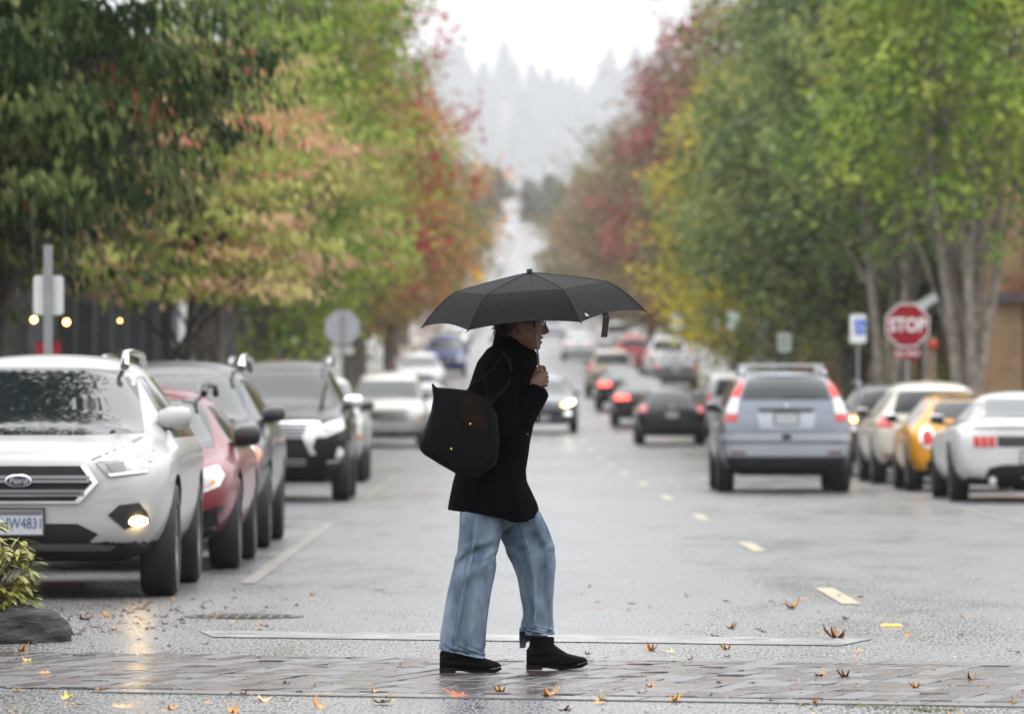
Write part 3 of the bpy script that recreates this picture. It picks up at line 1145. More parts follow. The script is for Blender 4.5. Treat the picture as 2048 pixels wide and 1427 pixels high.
def oncoming():
    P = paint('slate_paint', (.22, .24, .28), .3)
    c = Car('suv', 'suv', 4.7, 1.58, .96, P, .34, .37, (.2, .8))
    c.lay('windscreen', [(-.70, 1.03), (.70, 1.03), (.58, 1.43), (-.58, 1.43)], 'F', GLASS_CLEAR)
    c.lay('lower_intake', [(-.5, .62), (.5, .62), (.46, .46), (-.46, .46)], 'F', UNDER)
    c.disc('emblem', 0, .86, .04, 'F', CHROME)
    for s in (1, -1):
        T = (lambda p: p) if s > 0 else mirrored
        h = c.lay('headlight', T([(.48, .80), (.66, .90), (.84, .93), (.86, .84), (.72, .75), (.52, .73)]), 'F', LAMP, .006, .03)
        c.lay('headlight_beam', T([(.55, .79), (.68, .87), (.82, .90), (.83, .84), (.70, .77), (.56, .75)]), 'F', ON, .014, .01, h)
        c.lay('marker', T([(.47, .78), (.55, .81), (.56, .75), (.50, .74)]), 'F', SIGNAL, .014, .01, h)
        c.disc('fog_lamp', s * .66, .545, .045, 'F', DRL, sx=2.0)
    c.plate('F', .42)
    c.side_glass(-.55, 1.8, 1.0, 1.4, -.15, 1.55, (.42, .8))
    c.mirrors(P, -.62, 1.1, .84)
    c.rails(SILVER, .6, -.3, 1.5, 1.50, .05)
    c.lay('rear_window', [(-.6, 1.08), (.6, 1.08), (.5, 1.4), (-.5, 1.4)], 'B', GLASS)
    c.lay('tail_light', [(.55, .86), (.86, .88), (.85, 1.0), (.58, .98)], 'B', RED, both=True)
    c.wheels(5)
    c.place(1.22, front=156, label='slate grey SUV driving towards the walker with bright yellow headlights', group=LANE)


# ---- seen from behind
def silver_crv():
    P = paint('ice_blue_silver_paint', (.22, .243, .285), .55)
    c = Car('suv', 'suv_tall', 4.55, 1.66, .915, P, .44, .35, (.2, .8), 3)
    c.lay('rear_window', [(-.60, 1.265), (.60, 1.265), (.55, 1.45), (.50, 1.575), (-.50, 1.575), (-.55, 1.45)], 'B', GLASS_CLEAR)
    c.lay('spoiler', [(-.52, 1.58), (.52, 1.58), (.50, 1.625), (-.50, 1.625)], 'B', P, .05, .1)
    for s in (1, -1):
        T = (lambda p: p) if s > 0 else mirrored
        t = c.lay('tail_light', T([(.635, 1.29), (.80, 1.29), (.66, 1.60), (.535, 1.60)]), 'B', M('crv_red_lens', (.6, .02, .015), .3, emit=(1, .06, .04), es=.45), .014, .03)
        c.lay('clear_lens', T([(.66, 1.07), (.855, 1.07), (.80, 1.285), (.635, 1.285)]), 'B', LAMP_WHITE, .014, .03, t)
        c.lay('lower_lens', T([(.66, .965), (.86, .965), (.855, 1.065), (.66, 1.065)]), 'B', RED, .014, .03, t)
        c.lay('bumper_reflector', T([(.55, .525), (.74, .53), (.74, .56), (.55, .555)]), 'B', RED_DARK, .04, .03)
        c.lay('exhaust_shield', T([(.3, .3), (.42, .3), (.42, .36), (.3, .36)]), 'B', UNDER, .01, .02)
    c.lay('handle_bar', [(-.37, 1.10), (.37, 1.10), (.37, 1.14), (-.37, 1.14)], 'B', TRIM, .03, .04)
    c.lay('plate_recess', [(-.36, .86), (.36, .86), (.40, 1.09), (-.40, 1.09)], 'B', paint('pale_blue_paint', (.40, .43, .47), .3), .008, .01)
    c.lay('bumper', [(-.88, .70), (.88, .70), (.89, .80), (-.89, .80)], 'B', paint('pale_blue_paint', (.40, .43, .47), .3), .05, .09)
    c.lay('bumper_lower', [(-.86, .50), (.86, .50), (.89, .66), (-.89, .66)], 'B', paint('pale_blue_paint', (.40, .43, .47), .3), .03, .07)
    c.lay('valance', [(-.8, .28), (.8, .28), (.84, .48), (-.84, .48)], 'B', UNDER, .012, .04)
    m = c.lay('hitch_notch', [(-.06, .72), (.06, .72), (.06, .79), (-.06, .79)], 'B', TRIM, .06, .02)
    p = c.plate('B', 1.0)
    p.location.y += .02
    e = c.disc('emblem', 0, 1.165, .042, 'B', CHROME, proud=.03)
    text('emblem_letter', 'H', .06, BADGE_BLUE, e, (0, .031, 0), PI)
    wiper(c, 'B', [(.05, 1.285), (-.25, 1.30), (-.42, 1.30)])
    c.side_glass(-.5, 1.75, 1.08, 1.5, -.1, 1.6, (.42, .8))
    c.mirrors(P, -.6, 1.15, .8)
    c.rails(SILVER, .56, -.3, 1.5, 1.60, .05)
    c.bars(SILVER, .56, (0, 1.15), 1.73, .05, .028)
    c.lay('windscreen', [(-.70, 1.1), (.70, 1.1), (.58, 1.5), (-.58, 1.5)], 'F', GLASS)
    c.lay('headlight', [(.52, .85), (.84, .92), (.85, .80), (.55, .76)], 'F', LAMP, both=True)
    c.wheels(7)
    c.place(3.86, rear=76.5, label='silver blue SUV with tall red tail lights driving away in the right lane', group=LANE)


def white_fastback():
    P = paint('bright_white_paint', (.66, .66, .66), 0, .25)
    c = Car('sports_car', 'fastback', 4.78, 1.37, .96, P, .2, .35, (.18, .775), 3)
    c.lay('rear_window', [(-.60, 1.03), (.60, 1.03), (.50, 1.27), (-.50, 1.27)], 'B', GLASS_CLEAR)
    c.lay('rear_panel', [(-.44, .68), (.44, .68), (.45, .81), (-.45, .81)], 'B', M('satin_black', (.02, .021, .024), .3), .008, .02)
    for s in (1, -1):
        for k in range(3):
            x0 = .47 + k * .093
            poly = [(x0, .675), (x0 + .075, .68), (x0 + .082, .805), (x0 + .008, .81)]
            c.lay('tail_light', poly if s > 0 else mirrored(poly), 'B', M('bright_red_lens', (.6, .03, .025), .15), .012, .03)
    e = c.disc('emblem', 0, .745, .05, 'B', CHROME, proud=.03)
    c.lay('decklid_edge', [(-.75, .93), (.75, .93), (.72, .965), (-.72, .965)], 'B', P, .05, .06)
    c.lay('diffuser', [(-.62, .2), (.62, .2), (.55, .42), (.38, .46), (-.38, .46), (-.55, .42)], 'B', UNDER, .01, .03)
    c.plate('B', .55)
    for s in (-1, 1):
        m = MB()
        m.lathe([(.03, -.1), (.045, -.1), (.045, .03), (.03, .03)], 'Y', 14, (s * .5, 2.33, .27))
        m.build('exhaust_pipe', CHROME, c.root, True)
    c.side_glass(-.35, 1.35, .93, 1.22, .1, 1.0, (.62,))
    c.mirrors(P, -.5, 1.0, .86, .2, .13)
    c.lay('windscreen', [(-.68, .98), (.68, .98), (.52, 1.26), (-.52, 1.26)], 'F', GLASS)
    c.lay('headlight', [(.5, .66), (.82, .72), (.84, .64), (.55, .6)], 'F', LAMP, both=True)
    c.wheels(10, M('dark_alloy', (.08, .08, .085), .3, metal=.8))
    c.place(6.52, rear=69.4, label='white sports coupe with three bar red tail lights parked on the right', group=RIGHT)


def yellow_mini():
    P = paint('amber_yellow_paint', (.75, .33, .015), 0, .25)
    c = Car('small_car', 'mini', 3.85, 1.36, .86, P, .25, .31, (.19, .82), 3)
    c.lay('rear_window', [(-.52, 1.0), (.52, 1.0), (.46, 1.24), (-.46, 1.24)], 'B', GLASS)
    for s in (1, -1):
        ring = [(.60 * 1 + .105 * math.cos(t), .74 + .15 * math.sin(t)) for t in np.linspace(0, 2 * PI, 14, endpoint=False)]
        inner = [(.60 + .075 * math.cos(t), .74 + .115 * math.sin(t)) for t in np.linspace(0, 2 * PI, 14, endpoint=False)]
        T = (lambda p: p) if s > 0 else mirrored
        r_ = c.lay('tail_light', T(ring), 'B', CHROME, .012, .03)
        c.lay('lens', T(inner), 'B', M('bright_red_lens', (.6, .03, .025), .15), .018, .02, r_)
    c.lay('bumper_insert', [(-.6, .28), (.6, .28), (.62, .42), (-.62, .42)], 'B', TRIM, .01, .03)
    c.plate('B', .62)
    c.lay('soft_top', [(-.60, 1.26), (.60, 1.26), (.52, 1.33), (-.52, 1.33)], 'B', M('black_canvas', (.012, .012, .014), .8), .02, .05)
    c.side_glass(-.65, 1.35, .93, 1.24, -.4, 1.2, (.55,))
    c.mirrors(CHROME, -.72, 1.0, .82, .18, .13)
    c.lay('windscreen', [(-.64, .98), (.64, .98), (.54, 1.24), (-.54, 1.24)], 'F', GLASS)
    c.lay('headlight', [(.45, .68), (.7, .72), (.68, .56), (.5, .54)], 'F', LAMP, both=True)
    c.wheels(8)
    c.place(6.44, rear=77.6, label='small orange yellow car with round chrome ringed tail light behind the white coupe', group=RIGHT)


def generic_rear(name, prof, x, D, label, pn, col, L=4.6, H=1.6, hw=.92, metal=.2, lamp='side', lit=None, group=RIGHT, glass=None, chrome=False, plate_txt=None, amber=False):
    P = paint(pn, col, metal)
    c = Car(name, prof, L, H, hw, P, .3, .34, (.19, .79))
    k = H / {'suv': 1.6, 'sedan': 1.44, 'van': 1.82, 'mini': 1.43, 'fastback': 1.39}[prof]
    zs, zt = {'suv': (1.1, 1.45), 'sedan': (1.06, 1.32), 'van': (1.15, 1.62), 'mini': (1.02, 1.3), 'fastback': (1.03, 1.28)}[prof]
    zs, zt = zs * k, zt * k
    c.lay('rear_window', [(-.64 * hw / .92, zs), (.64 * hw / .92, zs), (.54 * hw / .92, zt), (-.54 * hw / .92, zt)], 'B', glass or GLASS)
    z = .88 * k if prof in ('suv', 'van') else .80 * k
    red = RED if lit is None else RED_LIT
    for s in (1, -1):
        T = (lambda p: p) if s > 0 else mirrored
        if lamp == 'side':
            t = c.lay('tail_light', T([(.64 * hw / .92, z), (.875 * hw / .92, z), (.86 * hw / .92, z + .20), (.68 * hw / .92, z + .18)]), 'B', red, .01, .03)
        elif lamp == 'tall':
            t = c.lay('tail_light', T([(.70 * hw / .92, z), (.88 * hw / .92, z), (.84 * hw / .92, z + .34), (.72 * hw / .92, z + .32)]), 'B', red, .01, .03)
        else:
            t = c.lay('tail_light', T([(.42 * hw / .92, z), (.86 * hw / .92, z - .02), (.84 * hw / .92, z + .12), (.46 * hw / .92, z + .11)]), 'B', red, .01, .03)
        if amber:
            c.lay('marker', T([(.66 * hw / .92, z + .05), (.78 * hw / .92, z + .05), (.78 * hw / .92, z + .12), (.67 * hw / .92, z + .12)]), 'B', SIGNAL, .016, .02, t)
            c.lay('reverse_lens', T([(.66 * hw / .92, z - .1), (.86 * hw / .92, z - .1), (.875 * hw / .92, z - .01), (.65 * hw / .92, z - .01)]), 'B', LAMP_WHITE, .014, .02, t)
        c.lay('bumper_reflector', T([(.6 * hw / .92, .42), (.78 * hw / .92, .42), (.78 * hw / .92, .45), (.6 * hw / .92, .45)]), 'B', RED_DARK, .03, .03)
    c.lay('bumper', [(-.84 * hw / .92, .46), (.84 * hw / .92, .46), (.85 * hw / .92, .62), (-.85 * hw / .92, .62)], 'B', CHROME if chrome else P, .025, .06)
    c.lay('valance', [(-.7, .26), (.7, .26), (.75, .38), (-.75, .38)], 'B', UNDER, .012, .03)
    c.plate('B', .74 * k)
    c.disc('emblem', 0, (zs + .74 * k) / 2 + .05, .05, 'B', CHROME)
    c.side_glass(-L * .13, L * .40, zs - .06, zt - .02, -L * .05, L * .36 if prof != 'sedan' else L * .2, (.42, .8))
    c.mirrors(P, -L * .15, zs, hw * .87)
    c.lay('windscreen', [(-.66, zs), (.66, zs), (.54, zt), (-.54, zt)], 'F', GLASS)
    c.lay('headlight', [(.52, z - .15), (.82, z - .1), (.83, z - .22), (.55, z - .25)], 'F', LAMP, both=True)
    c.wheels(6)
    c.place(x, rear=D, label=label, group=group)
    return c


white_suv()
red_crossover()
grey_wagon()
black_suv()
white_parked(-2.95, 86, 'white SUV with one lit headlight half hidden behind the big black SUV', lit=True, H=1.66)
white_parked(-2.72, 138, 'boxy white van with an amber marker parked beyond the big black SUV', 'van', 4.8, 1.82, amber=True, pn='cream_van_paint', col=(.62, .60, .55))
white_parked(-2.1, 152, 'pale silver sedan half hidden behind the boxy white van', 'sedan', 4.6, 1.42, (.50, .53, .56), pn='pale_silver_paint')
white_parked(-2.55, 187, 'silver hatchback parked left, between the boxy white van and the blue SUV', 'mini', 4.2, 1.45, (.55, .58, .58), pn='pale_silver_paint') if False else None
white_parked(-2.9, 205, 'pale grey SUV parked left, in front of the blue SUV', 'suv', 4.5, 1.6, (.58, .6, .6), pn='pale_grey_paint')
white_parked(-2.4, 250, 'deep blue SUV parked far up the left kerb', 'suv', 4.7, 1.75, (.03, .05, .20), pn='blue_paint')
white_parked(-2.6, 275, 'dark SUV parked behind the deep blue SUV', 'suv', 4.8, 1.8, (.02, .022, .026), pn='night_paint')
oncoming()
silver_crv()
white_fastback()
yellow_mini()
generic_rear('suv', 'suv', 6.50, 84.5, 'cream white SUV parked between the small yellow car and the dark grey SUV', 'cream_paint', (.62, .585, .50), 4.8, 1.54, .93, 0, 'side')
c = generic_rear('suv', 'suv', 6.52, 93, 'dark grey SUV with amber lit tail light parked beside the stop sign', 'dark_grey_paint', (.035, .037, .042), 4.6, 1.55, .93, .3, 'side', amber=True)
c.rails(SILVER, .58, -.2, 1.5, 1.49, .06)
generic_rear('hatchback', 'mini', 4.28, 141, 'black hatchback left of the silver blue SUV', 'black_hatch_paint', (.012, .013, .015), 4.2, 1.46, .89, 0, 'side', group=LANE)
generic_rear('sedan', 'sedan', 4.15, 163, 'dark sedan with a glowing brake light in front of the black hatchback', 'dark_sedan_paint', (.03, .033, .037), 4.7, 1.44, .92, .2, 'wide', lit=1, group=LANE, glass=GLASS_CLEAR)
generic_rear('sedan', 'sedan', 4.05, 184, 'dark blue sedan with a round glowing brake light in the middle of the street', 'dark_blue_paint', (.025, .03, .045), 4.7, 1.43, .92, .2, 'wide', lit=1, group=LANE, glass=GLASS_CLEAR)
generic_rear('suv', 'suv', 4.05, 205, 'tan SUV ahead of the dark blue sedan', 'tan_paint', (.42, .37, .29), 4.8, 1.75, .93, .1, 'tall', group=LANE)
generic_rear('sedan', 'sedan', 6.9, 222, 'grey sedan with red lamps parked right, in front of the white SUV', 'mid_grey_paint', (.16, .165, .175), 4.7, 1.44, .92, .2, 'side', glass=GLASS_CLEAR)
generic_rear('suv', 'suv', 7.0, 236, 'white SUV with dark rear window parked above the grey sedan', 'far_white_paint', (.68, .68, .68), 4.9, 1.92, .97, 0, 'tall')
generic_rear('suv', 'suv', 6.2, 262, 'red SUV parked far up the right kerb', 'bright_red_paint', (.45, .02, .025), 4.6, 1.7, .92, 0, 'tall')
generic_rear('sedan', 'sedan', 4.2, 300, 'white sedan driving away far up the right lane', 'far_white_paint', (.68, .68, .68), 4.6, 1.45, .92, 0, 'wide', group=LANE)
generic_rear('van', 'van', 6.3, 150, 'white van parked right, between the black hatchback and the silver blue SUV', 'van_white_paint', (.50, .50, .49), 4.7, 1.75, .92, 0, 'tall')
for i, (x, D, prof, col, lab) in enumerate(((6.8, 330, 'van', (.7, .7, .7), 'white van parked far up the right kerb'), (0.3, 380, 'van', (.66, .67, .68), 'white van coming down the far hill'),
                                            (3.9, 420, 'suv', (.55, .56, .58), 'pale SUV far up the street, ahead of the white sedan'), (-2.7, 330, 'suv', (.68, .68, .68), 'white SUV parked far up the left kerb'), (-2.7, 380, 'sedan', (.3, .32, .34), 'grey sedan farthest up the left kerb'))):
    if x < 1:
        white_parked(x, D, lab, prof, 4.8, 1.9 if prof == 'van' else 1.6, col, pn='far_paint_%d' % i, group=LANE if x > 0 else LEFT)
    else:
        generic_rear(prof if prof != 'sedan' else 'sedan', prof, x, D, lab, 'far_paint_%d' % i, col, 4.8, 1.9 if prof == 'van' else 1.65, .95, 0, 'tall', group=RIGHT if x > 5.3 else LANE)
# ------------------------------------------------------------------ the walker
PD = 25.9
S_ = F / PD


def q(px, py, dy=0.0):
    """photograph point in the walker's plane, dy metres away from it (negative: towards us)"""
    return Vector(((px - HX) / S_, PD + dy, CAMZ + (HY - py) / S_))


def smooth_curve(knots, n):
    """Catmull-Rom through knots (tuples of numbers)"""
    k = [np.array(a, float) for a in knots]
    k = [2 * k[0] - k[1]] + k + [2 * k[-1] - k[-2]]
    res = []
    m = len(k) - 3
    for i in range(n):
        t = i / (n - 1) * m
        j = min(int(t), m - 1)
        u = t - j
        p0, p1, p2, p3 = k[j:j + 4]
        res.append(.5 * ((2 * p1) + (-p0 + p2) * u + (2 * p0 - 5 * p1 + 4 * p2 - p3) * u * u + (-p0 + 3 * p1 - 3 * p2 + p3) * u ** 3))
    return res


def chain(mb, pts, n=12, sub=5):
    """tapered limb with round ends; pts = (x, y, z, r)"""
    c = smooth_curve(pts, (len(pts) - 1) * sub + 1)
    mb.tube([p[:3] for p in c], [p[3] for p in c], n)
    mb.ball(c[0][:3], c[0][3] * 1.0, n, 6)
    mb.ball(c[-1][:3], c[-1][3] * 1.0, n, 6)


def P4(px, py, dy, r):
    v = q(px, py, dy)
    return (v.x, v.y, v.z, r)


SKIN = M('skin', (.19, .095, .06), .5, vary=.12, vscale=30)  # base darkened to stand in for shade on face and hand
COAT = M('black_coat_cloth', (.0018, .0018, .0022), .95, spec=.03, vary=.3, vscale=60, bump=.25, bscale=240)
HAIR = M('dark_hair', (.018, .011, .008), .45)
BOOT = M('black_suede', (.0035, .0033, .003), .8, spec=.12, vary=.3, vscale=40)
SOLE = M('brown_sole', (.016, .010, .006), .8, spec=.1)


def denim_mat():
    m, n, p = base_mat('blue_denim')
    tc = node(n, 'ShaderNodeTexCoord')
    big = node(n, 'ShaderNodeTexNoise', Scale=5.0, Detail=5.0, Roughness=.6)
    mp = node(n, 'ShaderNodeMapping')
    mp.inputs['Scale'].default_value = (2.2, 2.2, 1.0)
    n.links.new(tc.outputs['Object'], mp.inputs[0])
    n.links.new(mp.outputs[0], big.inputs['Vector'])
    wv = node(n, 'ShaderNodeTexWave', Scale=150.0, Distortion=2.5, Detail=2.0)
    wv.bands_direction = 'DIAGONAL'
    n.links.new(tc.outputs['Object'], wv.inputs['Vector'])
    cr = node(n, 'ShaderNodeValToRGB')
    cr.color_ramp.elements[0].position = .3
    cr.color_ramp.elements[1].position = .72
    cr.color_ramp.elements[0].color = (.075, .118, .18, 1)
    cr.color_ramp.elements[1].color = (.27, .345, .43, 1)
    n.links.new(big.outputs['Fac'], cr.inputs[0])
    mx = node(n, 'ShaderNodeMix')
    mx.data_type = 'RGBA'
    mx.blend_type = 'MULTIPLY'
    mx.inputs[0].default_value = .35
    n.links.new(cr.outputs[0], mx.inputs[6])
    n.links.new(wv.outputs['Color'], mx.inputs[7])
    n.links.new(mx.outputs[2], p.inputs['Base Color'])
    p.inputs['Roughness'].default_value = .9
    p.inputs['Specular IOR Level'].default_value = .15
    bp = node(n, 'ShaderNodeBump', Strength=.25, Distance=.002)
    n.links.new(wv.outputs['Fac'], bp.inputs['Height'])
    n.links.new(bp.outputs[0], p.inputs['Normal'])
    return m


DENIM = denim_mat()
DENIM_SEAM = M('denim_seam', (.22, .29, .37), .85, spec=.2, vary=.25, vscale=60)

# --- body: head, neck, trunk, arms, hands, legs in one continuous skin
b = MB()
# skull and face as stacked level rings: (py, front px, back px, half width m)
HEADR = [(700, 1070, 1034, .030), (696, 1075.5, 1030, .038), (690, 1078.5, 1022, .050), (683, 1080, 1014, .058), (677, 1081.5, 1008, .064), (670, 1082.5, 1004, .067), (660, 1084.5, 1001, .071),
         (650, 1087, 1000, .0735), (640, 1088.5, 1000, .0755), (628, 1088, 1001, .0765), (616, 1084.5, 1005, .074), (606, 1077, 1012, .064), (600, 1067, 1024, .046), (597, 1055, 1036, .02)]
rings = []
for py, fx, bx, w in HEADR:
    cx = (fx + bx) / 2
    hx = (fx - bx) / 2
    ring = []
    for t in np.linspace(0, 2 * PI, 28, endpoint=False):
        ct, st = math.cos(t), math.sin(t)
        e = .82 if ct > 0 else .95
        ring.append(q(cx + hx * math.copysign(abs(ct) ** e, ct), py, w * math.copysign(abs(st) ** .92, st)))
    rings.append(ring)
b.loft(rings)
# nose, lips, chin, brow, ears
b.add([q(1087, 642, -.008), q(1087, 642, .008), q(1093.5, 650, -.006), q(1093.5, 650, .006), q(1099.0, 662.5, -.008), q(1099.0, 662.5, .008), q(1096, 666.5, -.012), q(1096, 666.5, .012),
       q(1087, 669, -.019), q(1087, 669, .019), q(1078, 667, -.022), q(1078, 667, .022), q(1080, 645, -.02), q(1080, 645, .02)],
      [(0, 1, 3, 2), (2, 3, 5, 4), (4, 5, 7, 6), (6, 7, 9, 8), (8, 9, 11, 10), (0, 2, 12), (1, 13, 3), (2, 4, 6), (3, 7, 5), (2, 6, 8), (3, 9, 7), (2, 8, 12), (3, 13, 9), (8, 10, 12), (9, 13, 11), (0, 12, 13, 1), (10, 11, 13, 12)])
b.ball(q(1082.5, 674.5), .011, 10, 6, (1.0, 2.1, .62))
b.ball(q(1081.0, 684.5), .0105, 10, 6, (1.0, 1.9, .7))
b.ball(q(1075.5, 693), .014, 10, 6, (1, 1.5, 1))
b.ball(q(1084, 634), .014, 10, 6, (.8, 3.4, .55))
for s in (-1, 1):
    b.ball(q(1040, 655, s * .074), .026, 10, 6, (.75, .32, 1.15))
    b.ball(q(1072, 662, s * .042), .024, 10, 6, (.8, .7, .8))
# neck and trunk under the coat
chain(b, [P4(1040, 672, 0, .055), P4(1032, 700, 0, .053), P4(1022, 728, 0, .075)])
rings = []
for py, cx, hx, hy in ((712, 1018, 20, .06), (728, 1012, 38, .15), (760, 1008, 47, .165), (820, 1002, 46, .145), (880, 995, 43, .13), (930, 990, 46, .155), (970, 990, 50, .16), (1000, 990, 44, .14), (1020, 992, 30, .10)):
    rings.append([q(cx + hx * math.cos(t), py, hy * math.sin(t)) for t in np.linspace(0, 2 * PI, 20, endpoint=False)])
b.loft(rings)
# near arm: elbow bent, fist round the grip; far arm reaches into the pocket
chain(b, [P4(1004, 742, -.165, .058), P4(1010, 800, -.215, .048), P4(1018, 862, -.235, .042)])
chain(b, [P4(1018, 862, -.235, .042), P4(1045, 825, -.21, .037), P4(1068, 783, -.165, .028)])
chain(b, [P4(1004, 742, .165, .058), P4(996, 805, .215, .048), P4(992, 872, .225, .042)])
chain(b, [P4(992, 872, .225, .042), P4(1004, 905, .19, .036), P4(1012, 930, .15, .027)])
chain(b, [P4(1012, 930, .15, .03), P4(1018, 948, .14, .028), P4(1022, 968, .135, .015)])
# legs and feet inside the trousers and boots
chain(b, [P4(978, 1000, -.08, .07), P4(958, 1110, -.11, .048), P4(944, 1170, -.125, .038), P4(922, 1250, -.13, .032), P4(908, 1308, -.135, .026)])
chain(b, [P4(1008, 1000, .09, .07), P4(1056, 1100, .10, .048), P4(1074, 1160, .10, .038), P4(1080, 1220, .10, .034), P4(1082, 1292, .10, .032)])
chain(b, [P4(908, 1312, -.135, .024), P4(930, 1328, -.135, .018), P4(962, 1333, -.135, .010)])
chain(b, [P4(1082, 1292, .10, .031), P4(1105, 1318, .10, .022), P4(1140, 1326, .10, .012)])
# near hand: palm behind the grip, four fingers curled round it, thumb on top
GRIP = (1079.5, -.125)
hand = MB()
rings = []
for py, px, dy, hx, hy in ((783, 1069, -.158, .022, .020), (776, 1071, -.158, .029, .020), (766, 1073, -.158, .034, .0185), (754, 1075, -.156, .034, .017), (746, 1077, -.152, .026, .014)):
    c0 = q(px, py, dy)
    rings.append([c0 + Vector((hx * math.cos(t), hy * math.sin(t), .008 * math.cos(t))) for t in np.linspace(0, 2 * PI, 14, endpoint=False)])
b.loft(rings)
for k, (py, ln) in enumerate(((745.5, 1.0), (753.5, 1.07), (761.5, 1.03), (769.0, .88))):
    r = .0092 - .0005 * k
    x0 = 1078 + k * .6
    chain(b, [P4(x0, py + 1, -.155, r * 1.1), P4(x0 + 11.5 * ln, py - 1.0, -.147, r), P4(x0 + 14.5 * ln, py + 1.2, -.118, r * .95), P4(x0 + 6, py + 2.6, -.099, r * .9), P4(x0 - 1.5, py + 3, -.104, r * .85)], 9, 4)
chain(b, [P4(1069, 757, -.145, .013), P4(1073, 743, -.138, .0115), P4(1080, 734.5, -.128, .0105), P4(1087.5, 735, -.118, .0095), P4(1088.5, 740, -.112, .0085)], 9, 4)
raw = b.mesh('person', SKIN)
me = evaluated(raw, [('REMESH', dict(mode='VOXEL', voxel_size=.0042)), ('SMOOTH', dict(factor=.5, iterations=3))])
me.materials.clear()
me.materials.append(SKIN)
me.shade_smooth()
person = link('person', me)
tag(person, 'person in black coat and pale wide jeans walking under an open umbrella', 'person')
for s in (-1, 1):
    e = MB()
    e.ball(q(1083.5, 645.5, s * .031), .0115, 12, 8)
    eo = e.build('eye', M('eye_white', (.6, .58, .55), .15), person, True)
    e = MB()
    e.ball(q(1085.2, 645.5, s * .031), .0085, 10, 6, (.9, .9, .9))
    e.build('iris', M('iris', (.03, .02, .015), .1), eo, True)
# glasses
g = MB()
for s in (-1, 1):
    c0 = q(1091, 646, s * .033)
    ring = [c0 + Vector((0, .026 * math.cos(t), .019 * math.sin(t))) for t in np.linspace(0, 2 * PI, 17)]
    g.tube(ring, .0016, 5)
    g.tube([c0 + Vector((0, s * .026, .004)), q(1062, 643, s * .074), q(1040, 645, s * .078)], .0018, 5)
g.tube([q(1091, 644, -.008), q(1092.5, 643, 0), q(1091, 644, .008)], .0018, 5)
g.build('glasses', M('glasses_frame', (.02, .02, .02), .25), person, True)

# --- hair: short, dark, tufted at the nape
h = MB()
rings = []
for py, fx, bx, w in ((672, 1016, 1001, .045), (664, 1028, 994, .070), (655, 1040, 991, .081), (645, 1047, 990, .086), (632, 1060, 990, .089), (618, 1084, 994, .088), (606, 1083, 1003, .078), (598, 1073, 1014, .06), (592, 1058, 1030, .03)):
    cx, hx = (fx + bx) / 2, (fx - bx) / 2
    rings.append([q(cx + hx * math.cos(t), py, w * math.sin(t)) for t in np.linspace(0, 2 * PI, 24, endpoint=False)])
h.loft(rings)
rh = random.Random(2)
for k in range(150):
    t = rh.uniform(0, 2 * PI)
    py = rh.uniform(630, 668)
    c0 = q(1016 - 20 * abs(math.cos(t)) + rh.uniform(-4, 14), py, .08 * math.sin(t))
    d = Vector((-rh.uniform(.01, .035), .02 * math.sin(t), -rh.uniform(.012, .035)))
    h.tube([c0, c0 + d * .5 + Vector((-.004, 0, .004)), c0 + d], [.0045, .0032, .0006], 4)
h.build('hair', HAIR, person, True)

# --- coat: trunk, sleeves, collar, one cloth shell
cm = MB()
CO = [(684, 1021, 24, .075), (697, 1018, 44, .095), (708, 1018, 52, .14), (722, 1015, 60, .185), (738, 1011, 62, .205), (760, 1006, 64, .205), (785, 1003, 70, .20), (820, 1001, 70, .195), (850, 998, 69.5, .195),
      (880, 992, 69, .195), (910, 987.5, 69.5, .20), (940, 982, 70, .205), (962, 980, 74, .21), (985, 983, 82, .22), (1003, 985.5, 88, .228)]
rings = []
rc = random.Random(9)
for i, (py, cx, hx, hy) in enumerate(CO):
    ring = []
    for t in np.linspace(0, 2 * PI, 40, endpoint=False):
        low = max(0, (py - 900) / 110)
        fold = 1 + .030 * low * math.sin(7 * t + 1.3) + .02 * low * math.sin(11 * t)
        ring.append(q(cx + hx * math.cos(t), py, hy * fold * math.sin(t)))
    rings.append(ring)
ring = []
for t in np.linspace(0, 2 * PI, 40, endpoint=False):
    ct = math.cos(t)
    hemy = 1019 + 25 * max(0, 1 - ((ct - .55) / .62) ** 2) if ct > -.1 else 1019 + 8 * (1 + ct) + .0
    if ct > .93:
        hemy = 1020
    fold = 1 + .045 * math.sin(7 * t + 1.3) + .03 * math.sin(11 * t)
    ring.append(q(987 + 92 * ct, hemy, .235 * fold * math.sin(t)))
rings.append(ring)
cm.loft(rings)
chain(cm, [P4(1000, 738, -.150, .082), P4(1006, 800, -.225, .073), P4(1016, 866, -.248, .067)], 16)
chain(cm, [P4(1016, 866, -.248, .067), P4(1044, 834, -.225, .062), P4(1064, 800, -.185, .055)], 16)
rings = []
for px, py, dy, r, tl in ((1050, 826, -.21, .056, .5), (1064, 803, -.185, .056, .8), (1076, 784, -.165, .052, 1), (1078.5, 779, -.160, .048, 1)):
    c0 = q(px, py, dy)
    ax = (q(1078, 779, -.16) - q(1050, 826, -.21)).normalized()
    a_ = ax.cross(Vector((0, 1, 0))).normalized()
    b_ = ax.cross(a_)
    rings.append([c0 + a_ * r * math.cos(t) + b_ * r * math.sin(t) for t in np.linspace(0, 2 * PI, 18, endpoint=False)])
cm.loft(rings)
